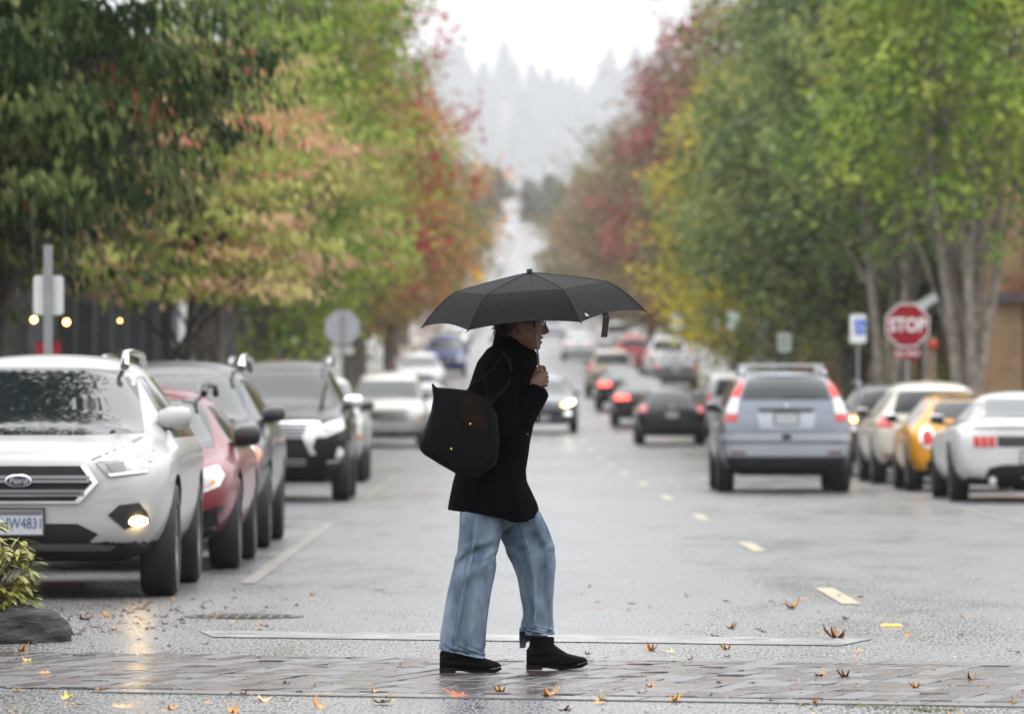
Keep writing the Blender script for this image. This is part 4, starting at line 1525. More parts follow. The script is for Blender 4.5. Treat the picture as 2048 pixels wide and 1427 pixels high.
# deep cuff hanging open below the wrist
cm.prism([(q(1054, 800).x, q(1054, 800).z), (q(1092, 793).x, q(1092, 793).z), (q(1090.5, 775).x, q(1090.5, 775).z), (q(1083, 782).x, q(1083, 782).z), (q(1066, 776).x, q(1066, 776).z)], PD - .215, PD - .115)
chain(cm, [P4(1000, 738, .150, .082), P4(992, 805, .225, .073), P4(988, 870, .235, .066)], 16)
chain(cm, [P4(988, 870, .235, .066), P4(1008, 908, .215, .06), P4(1024, 936, .18, .052)], 16)
# stand-up collar
rings = []
for py, cx, hx, hy in ((669, 1018, 26, .078), (688, 1024, 36, .085), (700, 1029, 42, .095), (714, 1030, 46, .11), (728, 1030, 46, .12)):
    rings.append([q(cx + hx * math.cos(t) + (0 if py > 690 else -3), py + (9 if math.cos(t) > .2 and py < 690 else 0), hy * math.sin(t)) for t in np.linspace(0, 2 * PI, 20, endpoint=False)])
cm.loft(rings)
raw = cm.mesh('coat', COAT)
me = evaluated(raw, [('REMESH', dict(mode='VOXEL', voxel_size=.0065)), ('SMOOTH', dict(factor=.5, iterations=3))])
me.materials.clear()
me.materials.append(COAT)
me.shade_smooth()
coat = link('coat', me, person)
for px, py in ():
    m = MB()
    m.lathe([(.001, 0), (.012, 0), (.012, .005), (.001, .006)], 'Y', 12)
    m.build('button', M('coat_button', (.01, .01, .01), .3), coat, True, q(px - 9, py, -.12))
zp = MB()
zp.tube([q(1030, 852, -.196), q(1040, 864, -.192), q(1056, 868, -.14)], .0035, 5)
zp.build('pocket_trim', M('pocket_metal', (.12, .11, .10), .4, metal=.6), coat, True)

# --- jeans: two wide legs with folds
from mathutils import noise as mnoise
jm = MB()


def leg(kn, folds, dy, hyf, seed):
    """kn: (py, left px, right px) down the leg"""
    c = smooth_curve(kn, 104)
    r_ = random.Random(seed)
    ph = [r_.uniform(0, 6) for _ in range(6)]
    rings = []
    n = 72
    for i, (py, l, r) in enumerate(c):
        f = i / (len(c) - 1)
        cx, hx = (l + r) / 2, (r - l) / 2
        ring = []
        for t in np.linspace(0, 2 * PI, n, endpoint=False):
            ct, st = math.cos(t), math.sin(t)
            am = folds * (.15 + .85 * f)
            w = am * (math.sin(3 * t + ph[0] + 2.2 * f) * .5 + math.sin(5 * t + ph[1] - 3.1 * f) * .55 + .35 * math.sin(8 * t + ph[2] + 4 * f))
            w += folds * .35 * math.sin(9 * f * PI + 2 * t + ph[3]) * math.exp(-((f - .42) / .2) ** 2)
            w += folds * .22 * math.sin(6 * t - 14 * f + ph[4]) * math.sin(3.1 * f * PI + ph[5]) + folds * .16 * math.sin(17 * f * PI + 3 * t + ph[2]) * (math.exp(-((f - .3) / .12) ** 2) + math.exp(-((f - .93) / .1) ** 2))
            w = max(w, -.028) * abs(st) ** .6
            hy = hx / S_ * hyf * (.72 + .28 * min(1, f / .16))
            v0 = q(cx + hx * ct, py, dy + (hy + w) * math.copysign(abs(st) ** .85, st))
            w2 = .011 * mnoise.noise(Vector((v0.x * 11 + seed, v0.y * 11, v0.z * 3.2 + v0.x * 4))) + .006 * mnoise.noise(Vector((v0.x * 26, v0.y * 26 + seed, v0.z * 9 - v0.x * 14)))
            w2 += .009 * math.sin(46 * f + 5 * ct) * math.exp(-((f - .40) / .07) ** 2) + .008 * math.sin(60 * f - 4 * ct) * math.exp(-((f - .90) / .07) ** 2)
            ring.append(v0 + Vector((ct * w2 * .35, math.copysign(w2, st) if abs(st) > .2 else 0, 0)))
        rings.append(ring)
    return rings


near_leg = leg([(1000, 926, 1008), (1024, 921, 1007), (1071, 918, 1002), (1105, 914, 993.5), (1143, 905, 990), (1193, 894, 981), (1249, 884, 974), (1290, 879.5, 971), (1304, 878.5, 970.5)], .034, -.115, .92, 3)
far_leg = leg([(1000, 950, 1062), (1018, 965, 1077), (1055, 990, 1096), (1080, 1003, 1105), (1105, 1014, 1111), (1149, 1032, 1110), (1193, 1040, 1107.5), (1224, 1045, 1107), (1248, 1042, 1108), (1262, 1040, 1109), (1270, 1040, 1109.5)], .032, .10, .92, 8)
# slanted hems: the trouser edge drops towards the front of the near leg and to the back of the far one
def slant(rings, k0, fn):
    for i in range(k0, len(rings)):
        f = (i - k0) / (len(rings) - 1 - k0)
        for v in rings[i]:
            v.z += fn((v.x * S_ + HX), v.y - PD) * f / S_


slant(near_leg, 68, lambda px, dy: -(px - 925) * .20)
slant(far_leg, 72, lambda px, dy: (8 if px < 1052 else 0) * (1 if dy < .1 else -1.6) - (14 if (px < 1075 and dy > .12) else 0))
for L_ in (near_leg, far_leg):
    jm.loft(L_, cap=False)
    inner = [[v + (sum(rg, Vector()) / len(rg) - v) * .04 for v in rg] for rg in (L_[-1], L_[-12])]
    jm.loft([L_[-1], inner[0], inner[1]], cap=False)
# seat joining both legs under the coat
rings = []
for py, cx, hx, hy in ((960, 988, 50, .16), (985, 988, 56, .17), (1015, 988, 54, .165), (1042, 994, 40, .12), (1062, 1000, 12, .05)):
    rings.append([q(cx + hx * math.cos(t), py, hy * math.sin(t)) for t in np.linspace(0, 2 * PI, 24, endpoint=False)])
jm.loft(rings)
jeans = jm.build('jeans', DENIM, person, True)
# hem bands and seams, sewn proud of the cloth
for L_ in (near_leg, far_leg):
    for rows in ((-1, -2),):
        hm = MB()
        out_ = lambda rg, k: [v + (v - sum(rg, Vector()) / len(rg)).normalized() * k for v in rg]
        hm.loft([out_(L_[-5], .0008), out_(L_[-5], .0022), out_(L_[-1], .0025), out_(L_[-1], -.003)], cap=False)
        hm.build('hem', DENIM_SEAM, jeans, True)


def seam(L_, k0, k1, t0, t1, name='side_seam'):
    sm = MB()
    pts = []
    for i in range(k0, k1):
        f = (i - k0) / (k1 - k0)
        j = (t0 + (t1 - t0) * f)
        rg = L_[i]
        c0 = sum(rg, Vector()) / len(rg)
        a, b2 = rg[int(j) % 72], rg[(int(j) + 1) % 72]
        v = a.lerp(b2, j - int(j))
        pts.append(v + (v - c0).normalized() * .0012)
    sm.tube(pts, .0022, 6)
    sm.build(name, DENIM_SEAM, jeans, True)


seam(near_leg, 16, 102, 51.0, 49.8)
seam(near_leg, 16, 102, 51.9, 50.7)
seam(far_leg, 12, 80, 54.3, 51.9)

# --- boots
def boot(px0, py0, px1, dy, toe_up, shaft_top, shaft):
    """px0 heel back, px1 toe tip, py0 ground line"""
    root_m = MB()
    L = px1 - px0
    secs = []
    # cross-sections along the foot: (share, top height px, half width m)
    for u, top, hw, lift in ((0.0, 40, .020, 4), (.04, 45, .031, 2), (.14, 50, .036, 1), (.30, 54, .036, 0), (.44, 52, .037, 0), (.56, 41, .042, 0), (.68, 31, .047, 0), (.82, 25, .047, 1), (.94, 20, .036, 3), (1.0, 14, .016, 6)):
        px = px0 + L * u
        lo = py0 - 6 - lift - toe_up * max(0, u - .6) * 2.5
        hi = py0 - top - toe_up * max(0, u - .6) * 2.5
        ring = []
        for t in np.linspace(0, 2 * PI, 18, endpoint=False):
            ct, st = math.cos(t), math.sin(t)
            zc = (lo + hi) / 2
            hh = (lo - hi) / 2
            ww = hw * (1 if st < 0 else .92)
            ring.append(q(px, zc + hh * math.copysign(abs(st) ** .8, -st) * 1.0, dy + ww * math.copysign(abs(ct) ** .7, ct)))
        secs.append(ring)
    root_m.loft(secs)
    rings = []
    for f in np.linspace(0, 1, 6):
        py = py0 - 30 + (shaft_top - (py0 - 30)) * f
        l = px0 + 1 + (shaft[0] - px0 - 1) * f
        r = px0 + L * .46 + (shaft[1] - px0 - L * .46) * f
        rings.append([q((l + r) / 2 + (r - l) / 2 * math.cos(t), py, dy + .046 * math.sin(t)) for t in np.linspace(0, 2 * PI, 18, endpoint=False)])
    root_m.loft(rings)
    raw = root_m.mesh('boot', BOOT)
    me = evaluated(raw, [('REMESH', dict(mode='VOXEL', voxel_size=.004)), ('SMOOTH', dict(factor=.5, iterations=3))])
    me.materials.clear()
    me.materials.append(BOOT)
    me.shade_smooth()
    o = link('boot', me, person)
    sl = MB()
    for u0, u1, h0, h1 in ((0, .26, 0, 10),):
        x0, x1 = q(px0 + L * u0, 0).x, q(px0 + L * u1, 0).x
        z0, z1 = q(0, py0).z, q(0, py0 - h1).z
        sl.box(((x0 + x1) / 2, PD + dy, (z0 + z1) / 2), (x1 - x0, .066, z1 - z0))
    sl.build('heel', SOLE, o)
    so = MB()
    lo, hi = [], []
    ring = []
    for u, hw in ((-.005, .018), (.06, .031), (.3, .034), (.55, .043), (.75, .048), (.9, .042), (1.0, .018)):
        ring.append((u, hw))
    out2 = [(u, -w) for u, w in ring] + [(u, w) for u, w in reversed(ring)]
    vs = []
    for k in (0, 1):
        for u, w in out2:
            up = toe_up * max(0, u - .6) * 2.5 + (5 if u > .97 else 0)
            base = 4.5 if u < .32 else 0
            vs.append(q(px0 + L * u, py0 - base - up - k * 5.5, dy + w))
    nn = len(out2)
    so.add(vs, [tuple(range(nn)), tuple(range(2 * nn - 1, nn - 1, -1))] + [(i, (i + 1) % nn, (i + 1) % nn + nn, i + nn) for i in range(nn)])
    so.build('sole', M('black_sole', (.004, .004, .004), .8, spec=.1), o)


boot(880, 1341, 1003, -.135, 1.0, 1303, (888, 926))
boot(1053, 1340, 1176, .10, 6.0, 1274, (1062, 1109))

# ------------------------------------------------------------------ umbrella
UA = q(1059, 544, -.125)                      # tip
UG = q(1080, 735, -.125)
axis = (UA - q(1083, 790, -.125)).normalized()
axis = Vector((-.08, -.085, 1)).normalized()
umb = empty('umbrella', q(1082, 783, -.125))
tag(umb, 'open black umbrella beaded with rain held over the walker', 'umbrella')


def local(v):
    return v - umb.location


def umb_cloth():
    m, n, p = base_mat('umbrella_cloth')
    tc = node(n, 'ShaderNodeTexCoord')
    vo = node(n, 'ShaderNodeTexVoronoi', Scale=85.0)
    n.links.new(tc.outputs['Object'], vo.inputs['Vector'])
    m2 = node(n, 'ShaderNodeMapRange')
    m2.inputs['From Min'].default_value = .12
    m2.inputs['From Max'].default_value = .34
    m2.inputs['To Min'].default_value = 1
    m2.inputs['To Max'].default_value = 0
    n.links.new(vo.outputs['Distance'], m2.inputs['Value'])
    bp = node(n, 'ShaderNodeBump', Strength=.9, Distance=.006)
    n.links.new(m2.outputs[0], bp.inputs['Height'])
    p.inputs['Base Color'].default_value = (.0045, .0043, .005, 1)
    rr = node(n, 'ShaderNodeMapRange')
    rr.inputs['To Min'].default_value = .62
    rr.inputs['To Max'].default_value = .12
    n.links.new(m2.outputs[0], rr.inputs['Value'])
    n.links.new(rr.outputs[0], p.inputs['Roughness'])
    n.links.new(bp.outputs[0], p.inputs['Normal'])
    p.inputs['Specular IOR Level'].default_value = .1
    return m


UCLOTH = umb_cloth()
u_ = axis.cross(Vector((0, 1, 0))).normalized()
if u_.x < 0:
    u_ = -u_
v_ = axis.cross(u_).normalized()
if v_.y > 0:
    v_ = -v_                                  # v_ points towards the camera
# profile along a rib: radius, drop below tip (compact umbrella with an elbow)
RP = [(0.0, 0.0), (.06, .007), (.13, .019), (.20, .032), (.27, .046), (.345, .064), (.40, .097), (.44, .134), (.475, .170), (.508, .207)]


def can(a, k, f):
    """point on the canopy at angle a (rib spacing 60 deg), row k"""
    r, d = RP[k]
    w = abs(f - .5) * 2                       # 1 on a rib, 0 mid-panel
    c60 = math.cos(R(30))
    chord = c60 / math.cos((f - .5) * R(60))
    rr = r * (chord * (1 - .02 * (1 - w) * k / 9))
    dd = d * (1 - .10 * (1 - w ** 2) * (k / 9)) - .0 
    return UA + (u_ * math.cos(a) + v_ * math.sin(a)) * rr - axis * (dd + .006)


cn = MB()
NS = 10
A0 = R(6)
for k in range(len(RP)):
    for s in range(6):
        for j in range(NS):
            f = j / NS
            a = A0 + (s + f) * R(60)
            cn.v.append(local(can(a, k, f)))
nn = 6 * NS
for k in range(len(RP) - 1):
    for j in range(nn):
        cn.f.append((k * nn + j, k * nn + (j + 1) % nn, (k + 1) * nn + (j + 1) % nn, (k + 1) * nn + j))
cme = cn.mesh('canopy', UCLOTH)
cme = evaluated(cme, [('SOLIDIFY', dict(thickness=.0014, offset=-1))])
cme.shade_smooth()
cme.set_sharp_from_angle(angle=R(17))
canopy = link('canopy', cme, umb)
STEEL = M('umbrella_steel', (.10, .10, .105), .4, metal=.9)
for s in range(6):
    a = A0 + s * R(60)
    m = MB()
    m.tube([local(can(a, k, 0) - axis * .006) for k in range(len(RP))], .0022, 5)
    rib = m.build('rib', STEEL, umb)
    m = MB()
    m.tube([local(UA - axis * .24), local(can(a, 5, 0) - axis * .008)], .002, 5)
    m.build('strut', STEEL, rib)
    m = MB()
    tip = local(can(a, 9, 0))
    m.tube([tip, tip + (u_ * math.cos(a) + v_ * math.sin(a)) * .009 - axis * .008], [.003, .0022], 6)
    m.build('rib_tip', TRIM, rib)
    m = MB()
    m.tube([local(can(a, k, 0) + axis * .0018) for k in range(len(RP))], .0016, 4)
    m.build('panel_seam', M('seam_black', (.012, .012, .013), .7), canopy)
m = MB()
m.lathe([(.001, .012), (.012, .012), (.014, .004), (.014, -.004), (.001, -.004)], 'Z', 12)
cap = m.build('ferrule', TRIM, umb, True, local(UA))
cap.rotation_euler = axis.to_track_quat('Z', 'Y').to_euler()
m = MB()
top, bot = local(UA - axis * .01), local(q(1082, 778, -.125))
m.tube([top, top.lerp(bot, .45)], .0035, 8)
m.tube([top.lerp(bot, .43), bot], .0048, 8)
m.build('shaft', STEEL, umb, True)
m = MB()
m.tube([top.lerp(bot, .40), top.lerp(bot, .47)], .0085, 10)
m.build('runner', TRIM, umb, True)
m = MB()
g0, g1 = local(q(1079, 738, -.125)), local(q(1083, 785, -.125))
m.tube([g0, g0.lerp(g1, .1), g0.lerp(g1, .6), g1], [.009, .0125, .014, .0145], 12)
m.build('handle', M('handle_rubber', (.012, .012, .013), .5), umb, True)
m = MB()
lp = [(1082, 783), (1076, 800), (1072, 820), (1071, 836), (1075, 842.5), (1078.5, 838), (1078, 820), (1080, 800), (1083, 785)]
m.tube([local(q(a, b_, -.135)) for a, b_ in lp], .003, 6)
m.build('wrist_loop', M('loop_cord', (.012, .012, .013), .7), umb, True)
# fastening strap hanging from the right edge, small pale leaf mark on the panel
def on_canopy(px, py):
    """nearest canopy point towards the camera at that image place"""
    bv = BVHTree.FromPolygons([v.co + umb.location for v in cme.vertices], [tuple(p.vertices) for p in cme.polygons])
    tgt = q(px, py, 0)
    o = Vector((0, 0, CAMZ))
    h_, n_, _, _ = bv.ray_cast(o, (tgt - o).normalized())
    return h_ if h_ is not None else q(px, py, -.3)


hp = on_canopy(1212, 617)
m = MB()
w = .0145
pts = [hp + Vector((0, -.006, 0)), hp + Vector((-.004, -.012, -.018)), q(1209.5, 637, hp.y - PD - .015), q(1207.5, 655, hp.y - PD - .012), q(1205, 676, hp.y - PD - .01)]
vs = []
for i, p_ in enumerate(pts):
    ww = w * (.75 if i == 0 else 1)
    vs += [local(p_ + Vector((-ww, 0, 0))), local(p_ + Vector((ww, .003, 0))), local(p_ + Vector((ww, .0055, 0))), local(p_ + Vector((-ww, .0025, 0)))]
m.loft([vs[i * 4:i * 4 + 4] for i in range(len(pts))])
m.build('strap', M('strap_black', (.010, .010, .011), .6), umb)
lm = MB()
cpt = [(1169.5, 625), (1174, 627), (1178.5, 632), (1180, 636.5), (1175.5, 635.5), (1171, 631.5)]
lv = []
for a, b_ in cpt:
    hp = on_canopy(a, b_)
    lv += [local(hp + Vector((0, -.0025, 0)))]
lm.add(lv, [tuple(range(len(lv)))])
lm.build('leaf_mark', M('pale_print', (.30, .30, .31), .6), canopy)

# ------------------------------------------------------------------ tote bag over the near shoulder
bag = empty('tote_bag', q(915, 935, -.30))
tag(bag, 'black tote bag with brown leather handles on the walker\'s shoulder', 'bag')
LEATHER = M('brown_leather', (.011, .0055, .0028), .7, spec=.08, vary=.3, vscale=30)
BAGC = M('black_nylon', (.0028, .0028, .0033), .7, spec=.1, vary=.3, vscale=25)
GOLD = M('brass', (.55, .42, .18), .25, metal=1)
ol = [(865, 766.5), (874, 774.5), (905, 776.5), (935, 780), (975, 795), (996, 830), (1000, 880), (992, 925), (962, 951), (936, 950), (911, 943.5), (880, 926), (850, 907), (842, 898), (841, 885), (852, 857), (863.5, 823), (868, 796)]
bl = lambda p: p - bag.location
m = MB()
rings = []
for dy, k in ((-.41, .80), (-.405, .90), (-.385, .97), (-.34, 1.0), (-.29, 1.0), (-.255, .97), (-.245, .9)):
    cx, cy_ = 918, 862
    rings.append([bl(q(cx + (a - cx) * k, cy_ + (b_ - cy_) * k if not (b_ < 800 and k < 1) else cy_ + (b_ - cy_) * min(1, k + .06), dy)) for a, b_ in ol])
m.loft(rings)
m.build('bag_body', BAGC, bag, True)
m = MB()
m.prism([(bl(q(a, b_)).x, bl(q(a, b_)).z) for a, b_ in ((918, 792), (944, 794), (960, 812), (974, 838), (976, 858), (962, 862), (942, 856), (926, 838), (922, 815))], PD - .417 - bag.location.y, PD - .400 - bag.location.y)
m.build('flap', LEATHER, bag)
for dy, pts in ((-.405, [(924, 792), (928, 806), (940, 818), (958, 820), (980, 808), (998, 790), (1012, 777), (1019, 760), (1022, 738), (1019, 722), (1008, 708)]), (-.25, [(924, 792), (946, 770), (985, 740), (1008, 708)])):
    m = MB()
    pp = [q(a, b_, dy if i < len(pts) - 3 else dy + (i - len(pts) + 3) * .055 * (1 if dy < -.3 else .1)) for i, (a, b_) in enumerate(pts)]
    m.tube([bl(p_) for p_ in pp], .0055, 7)
    m.build('handle', LEATHER, bag, True)
for a, b_ in ((904, 895.5), (941.5, 846.5)):
    m = MB()
    m.lathe([(.001, -.005), (.005, -.004), (.006, 0), (.001, 0)], 'Y', 12)
    m.lathe([(.001, -.0065), (.002, -.006), (.002, -.003), (.001, -.003)], 'Y', 8)
    m.build('snap_button', GOLD, bag, True, bl(q(a, b_, -.4175)))
# ------------------------------------------------------------------ trees
def leaf_mat(name, stops, gloss=.018, trans=.30):
    m = bpy.data.materials.new(name)
    m.use_nodes = True
    n = m.node_tree
    n.nodes.clear()
    out = n.nodes.new('ShaderNodeOutputMaterial')
    at_ = node(n, 'ShaderNodeAttribute', attribute_name='hue')
    cr = node(n, 'ShaderNodeValToRGB')
    el = cr.color_ramp.elements
    while len(el) < len(stops):
        el.new(.5)
    for e, (p, c) in zip(el, stops):
        e.position = p
        e.color = (*c, 1)
    n.links.new(at_.outputs['Fac'], cr.inputs[0])
    d = node(n, 'ShaderNodeBsdfDiffuse')
    t = node(n, 'ShaderNodeBsdfTranslucent')
    g = node(n, 'ShaderNodeBsdfGlossy', Roughness=.35)
    g.inputs['Color'].default_value = (.8, .85, .9, 1)
    m1 = node(n, 'ShaderNodeMixShader')
    m1.inputs[0].default_value = trans
    fr = node(n, 'ShaderNodeFresnel', IOR=1.38)
    mu = node(n, 'ShaderNodeMath', operation='MULTIPLY')
    mu.inputs[1].default_value = gloss * 10
    mu.use_clamp = True
    m2 = node(n, 'ShaderNodeMixShader')
    n.links.new(cr.outputs[0], d.inputs[0])
    n.links.new(cr.outputs[0], t.inputs[0])
    n.links.new(d.outputs[0], m1.inputs[1])
    n.links.new(t.outputs[0], m1.inputs[2])
    n.links.new(fr.outputs[0], mu.inputs[0])
    n.links.new(mu.outputs[0], m2.inputs[0])
    n.links.new(m1.outputs[0], m2.inputs[1])
    n.links.new(g.outputs[0], m2.inputs[2])
    n.links.new(m2.outputs[0], out.inputs[0])
    return m


def crown_data(seed, h, base, r, nclump, nleaf, size, kind='maple', lean=(0, 0)):
    """clump centres and a leaf mesh: every leaf is a folded four-cornered blade"""
    g = np.random.default_rng(seed)
    cl = []
    for i in range(nclump):
        for _ in range(40):
            t = g.uniform(0, 1)
            if kind == 'dogwood':
                prof = (math.sin(PI * min(1, .18 + .80 * t)) ** .55)
            elif kind == 'column':
                prof = min(1, (t / .18) ** .7) * (1 - max(0, t - .45) / .62) ** .75
            else:
                prof = min(1, (.30 + t / .30)) * (1 - max(0, t - .35) / .70) ** .62
            a = g.uniform(0, 2 * PI)
            k = g.uniform(.2, 1) ** .5
            if g.uniform() < prof:
                break
        rr = r * prof * k * g.uniform(.85, 1.1)
        cl.append((rr * math.cos(a) + lean[0] * t, rr * math.sin(a) + lean[1] * t, base + (h - base) * t, g.uniform(0, 1)))
    cl = np.array(cl)
    # every limb carries several twigs; the leaves sit in bunches at the twig ends
    tw = 3
    big = (r * .115 + .16) * (.95 if kind == 'dogwood' else 1.0)
    sq = np.array([1.3, 1.3, .55]) if kind == 'dogwood' else np.array([1, 1, 1.35]) if kind == 'column' else np.array([1, 1, .95])
    twigs = np.repeat(cl, tw, axis=0)
    twigs[:, :3] += g.normal(0, 1, (len(twigs), 3)) * big * sq
    twigs[:, 3] = np.clip(twigs[:, 3] + g.uniform(-.14, .14, len(twigs)), 0, 1)
    per = nleaf // (nclump * tw)
    cs = np.repeat(twigs, per, axis=0)
    N = len(cs)
    sg = size * (1.75 if kind == 'dogwood' else 1.45)
    if kind == 'dogwood':
        off = g.normal(0, 1, (N, 3)) * np.array([sg, sg, sg * .28])
    else:
        off = g.normal(0, 1, (N, 3)) * sg
    c = cs[:, :3] + off
    # leaf direction (stalk to tip) and blade normal
    outw = np.stack([c[:, 0], c[:, 1], np.zeros(N)], 1)
    outw /= np.linalg.norm(outw, axis=1, keepdims=True) + 1e-6
    if kind == 'dogwood':
        d = outw * .35 + np.array([0, 0, -1.0]) + g.normal(0, .28, (N, 3))
        nrm = outw + g.normal(0, .35, (N, 3)) + np.array([0, -.2, .35])
        wr = .50
    else:
        d = outw * .8 + np.array([0, 0, -.45]) + g.normal(0, .6, (N, 3))
        nrm = np.array([0, 0, .9]) + outw * .55 + g.normal(0, .5, (N, 3))
        wr = .62
    d /= np.linalg.norm(d, axis=1, keepdims=True)
    sd = np.cross(d, nrm)
    sd /= np.linalg.norm(sd, axis=1, keepdims=True) + 1e-6
    nn = np.cross(sd, d)
    L = size * g.uniform(.7, 1.25, (N, 1))
    p0 = c
    p1 = c + d * L * .48 + sd * L * wr * .5 - nn * L * .06
    p2 = c + d * L - nn * L * .10
    p3 = c + d * L * .48 - sd * L * wr * .5 - nn * L * .06
    pm = c + d * L * .5 + nn * L * .03
    V = np.stack([p0, p1, p2, p3, pm], 1).reshape(-1, 3)
    i0 = np.arange(N) * 5
    tri = np.stack([np.stack([i0, i0 + 1, i0 + 4], 1), np.stack([i0 + 1, i0 + 2, i0 + 4], 1), np.stack([i0 + 2, i0 + 3, i0 + 4], 1), np.stack([i0 + 3, i0, i0 + 4], 1)], 1).reshape(-1, 3)
    me = bpy.data.meshes.new('crown')
    me.vertices.add(len(V))
    me.vertices.foreach_set('co', V.astype(np.float32).ravel())
    me.loops.add(tri.size)
    me.loops.foreach_set('vertex_index', tri.astype(np.int32).ravel())
    me.polygons.add(len(tri))
    me.polygons.foreach_set('loop_start', (np.arange(len(tri)) * 3).astype(np.int32))
    hue = np.clip(cs[:, 3] * .86 + g.uniform(-.05, .19, N), 0, 1)
    at_ = me.attributes.new('hue', 'FLOAT', 'POINT')
    at_.data.foreach_set('value', np.repeat(hue, 5).astype(np.float32))
    me.update()
    me.validate()
    return cl, me


BARK = M('grey_bark', (.17, .145, .12), .75, vary=.35, vscale=6, bump=.6, bscale=18)
BARK_PALE = M('pale_bark', (.26, .225, .185), .7, vary=.5, vscale=5, bump=.5, bscale=14)
BARK_DARK = M('dark_bark', (.045, .035, .026), .8, vary=.4, vscale=6, bump=.6, bscale=18)


def wood_mesh(seed, cl, h, base, r0, stems=1, spread=.5, mat=None, lean=(0, 0)):
    g = random.Random(seed)
    m = MB()
    tops = []
    for s in range(stems):
        a = 2 * PI * s / max(1, stems) + g.uniform(-.4, .4)
        sp = spread if stems > 1 else 0
        pts, rad = [], []
        for k in range(7):
            f = k / 6
            z = h * .82 * f - .1
            o = sp * (f ** .8)
            pts.append((o * math.cos(a) + g.gauss(0, .04) * (k > 0) + lean[0] * f, o * math.sin(a) + g.gauss(0, .04) * (k > 0) + lean[1] * f, z))
            rad.append(max(.025, r0 * (1 - .84 * f) * (1.35 if k == 0 else 1)))
        m.tube(pts, rad, 9)
        tops.append((pts, rad))
    for c in cl[::3]:
        pts, rad = g.choice(tops)
        k = min(5, max(1, int((c[2] / (h * .82)) * 6 - 1.2)))
        a = Vector(pts[k])
        e = Vector(c[:3])
        mid = a.lerp(e, .5) + Vector((g.gauss(0, .1), g.gauss(0, .1), .12 * (e - a).length))
        m.tube([a, mid, e], [min(.06, rad[k] * .5), .03, .010], 5)
    return m.mesh('trunk', mat or BARK, True)


G1, G2, G3 = (.018, .034, .010), (.040, .070, .018), (.085, .125, .03)
PAL = {
    'dark_dogwood': [(0, (.010, .024, .006)), (.5, (.030, .056, .014)), (.85, (.12, .155, .05)), (.98, (.22, .20, .065)), (1, (.28, .09, .045))],
    'pink_dogwood': [(0, (.10, .15, .03)), (.35, (.32, .36, .08)), (.55, (.52, .46, .16)), (.78, (.66, .42, .27)), (1, (.64, .24, .16))],
    'green_maple': [(0, (.06, .12, .02)), (.4, (.19, .30, .045)), (.75, (.34, .42, .07)), (1, (.36, .34, .07))],
    'grey_green': [(0, (.045, .08, .026)), (.45, (.135, .19, .06)), (.8, (.29, .345, .12)), (1, (.32, .31, .10))],
    'olive': [(0, (.09, .12, .025)), (.4, (.20, .22, .05)), (.7, (.38, .26, .07)), (1, (.52, .20, .06))],
    'orange': [(0, (.15, .14, .035)), (.35, (.36, .27, .06)), (.7, (.58, .32, .08)), (1, (.66, .26, .06))],
    'red_olive': [(0, (.16, .18, .05)), (.45, (.34, .26, .07)), (.56, (.42, .19, .07)), (.64, (.36, .035, .045)), (1, (.42, .035, .05))],
    'yellow': [(0, (.15, .18, .03)), (.4, (.40, .38, .03)), (.75, (.65, .55, .03)), (1, (.72, .58, .03))],
    'mauve': [(0, (.09, .10, .05)), (.3, (.17, .17, .08)), (.6, (.30, .14, .11)), (.85, (.42, .09, .10)), (1, (.48, .09, .09))],
    'far_mix': [(0, (.12, .15, .07)), (.4, (.24, .22, .10)), (.7, (.34, .20, .15)), (1, (.38, .30, .10))],
}
LM = {k: leaf_mat(k, v) for k, v in PAL.items()}
KIND = {}


def tree(name, key, x, y, pal, label, rot=0, scale=(1, 1, 1), bark=None, group=None, z=None):
    cm_, tm_ = KIND[key]
    root = empty(name, (x, y, (gz(y) if z is None else z) + .1), rot)
    root.scale = scale
    t = link('trunk', tm_, root)
    c = link('crown', cm_, root)
    for o, m_ in ((c, LM[pal]), (t, bark or BARK)):
        if not o.data.materials:
            o.data.materials.append(m_)
        o.material_slots[0].link = 'OBJECT'
        o.material_slots[0].material = m_
    tag(root, label, 'tree', group)
    return root


def make_kind(key, seed, h, base, r, ncl, nl, size, kind, r0, stems, spread, lean=(0, 0)):
    cl, me = crown_data(seed, h, base, r, ncl, nl, size, kind, lean)
    KIND[key] = (me, wood_mesh(seed, cl, h, base, r0, stems, spread, None, lean))


make_kind('dogA', 1, 6.9, 2.6, 2.75, 170, 21000, .155, 'dogwood', .10, 3, .5, (.35, -.2))
make_kind('dogB', 2, 6.9, 3.05, 2.25, 120, 13000, .15, 'dogwood', .09, 2, .4, (.3, 0))
make_kind('mapA', 3, 12.5, 2.7, 3.3, 210, 20000, .19, 'maple', .13, 4, .9)
make_kind('mapB', 4, 13.5, 2.6, 3.9, 220, 19000, .21, 'maple', .17, 2, .5)
make_kind('mapC', 5, 12.0, 2.4, 3.2, 190, 17000, .20, 'maple', .14, 3, .8)
make_kind('colA', 6, 13.5, 1.8, 2.9, 150, 14000, .21, 'column', .16, 2, .4)
make_kind('mapD', 8, 12.5, 4.3, 3.0, 170, 15000, .19, 'maple', .13, 5, 1.1)
make_kind('farA', 7, 14.0, 2.6, 4.6, 170, 13000, .27, 'maple', .2, 2, .5)

GL, GR = 'street trees along the left kerb', 'street trees along the right kerb'
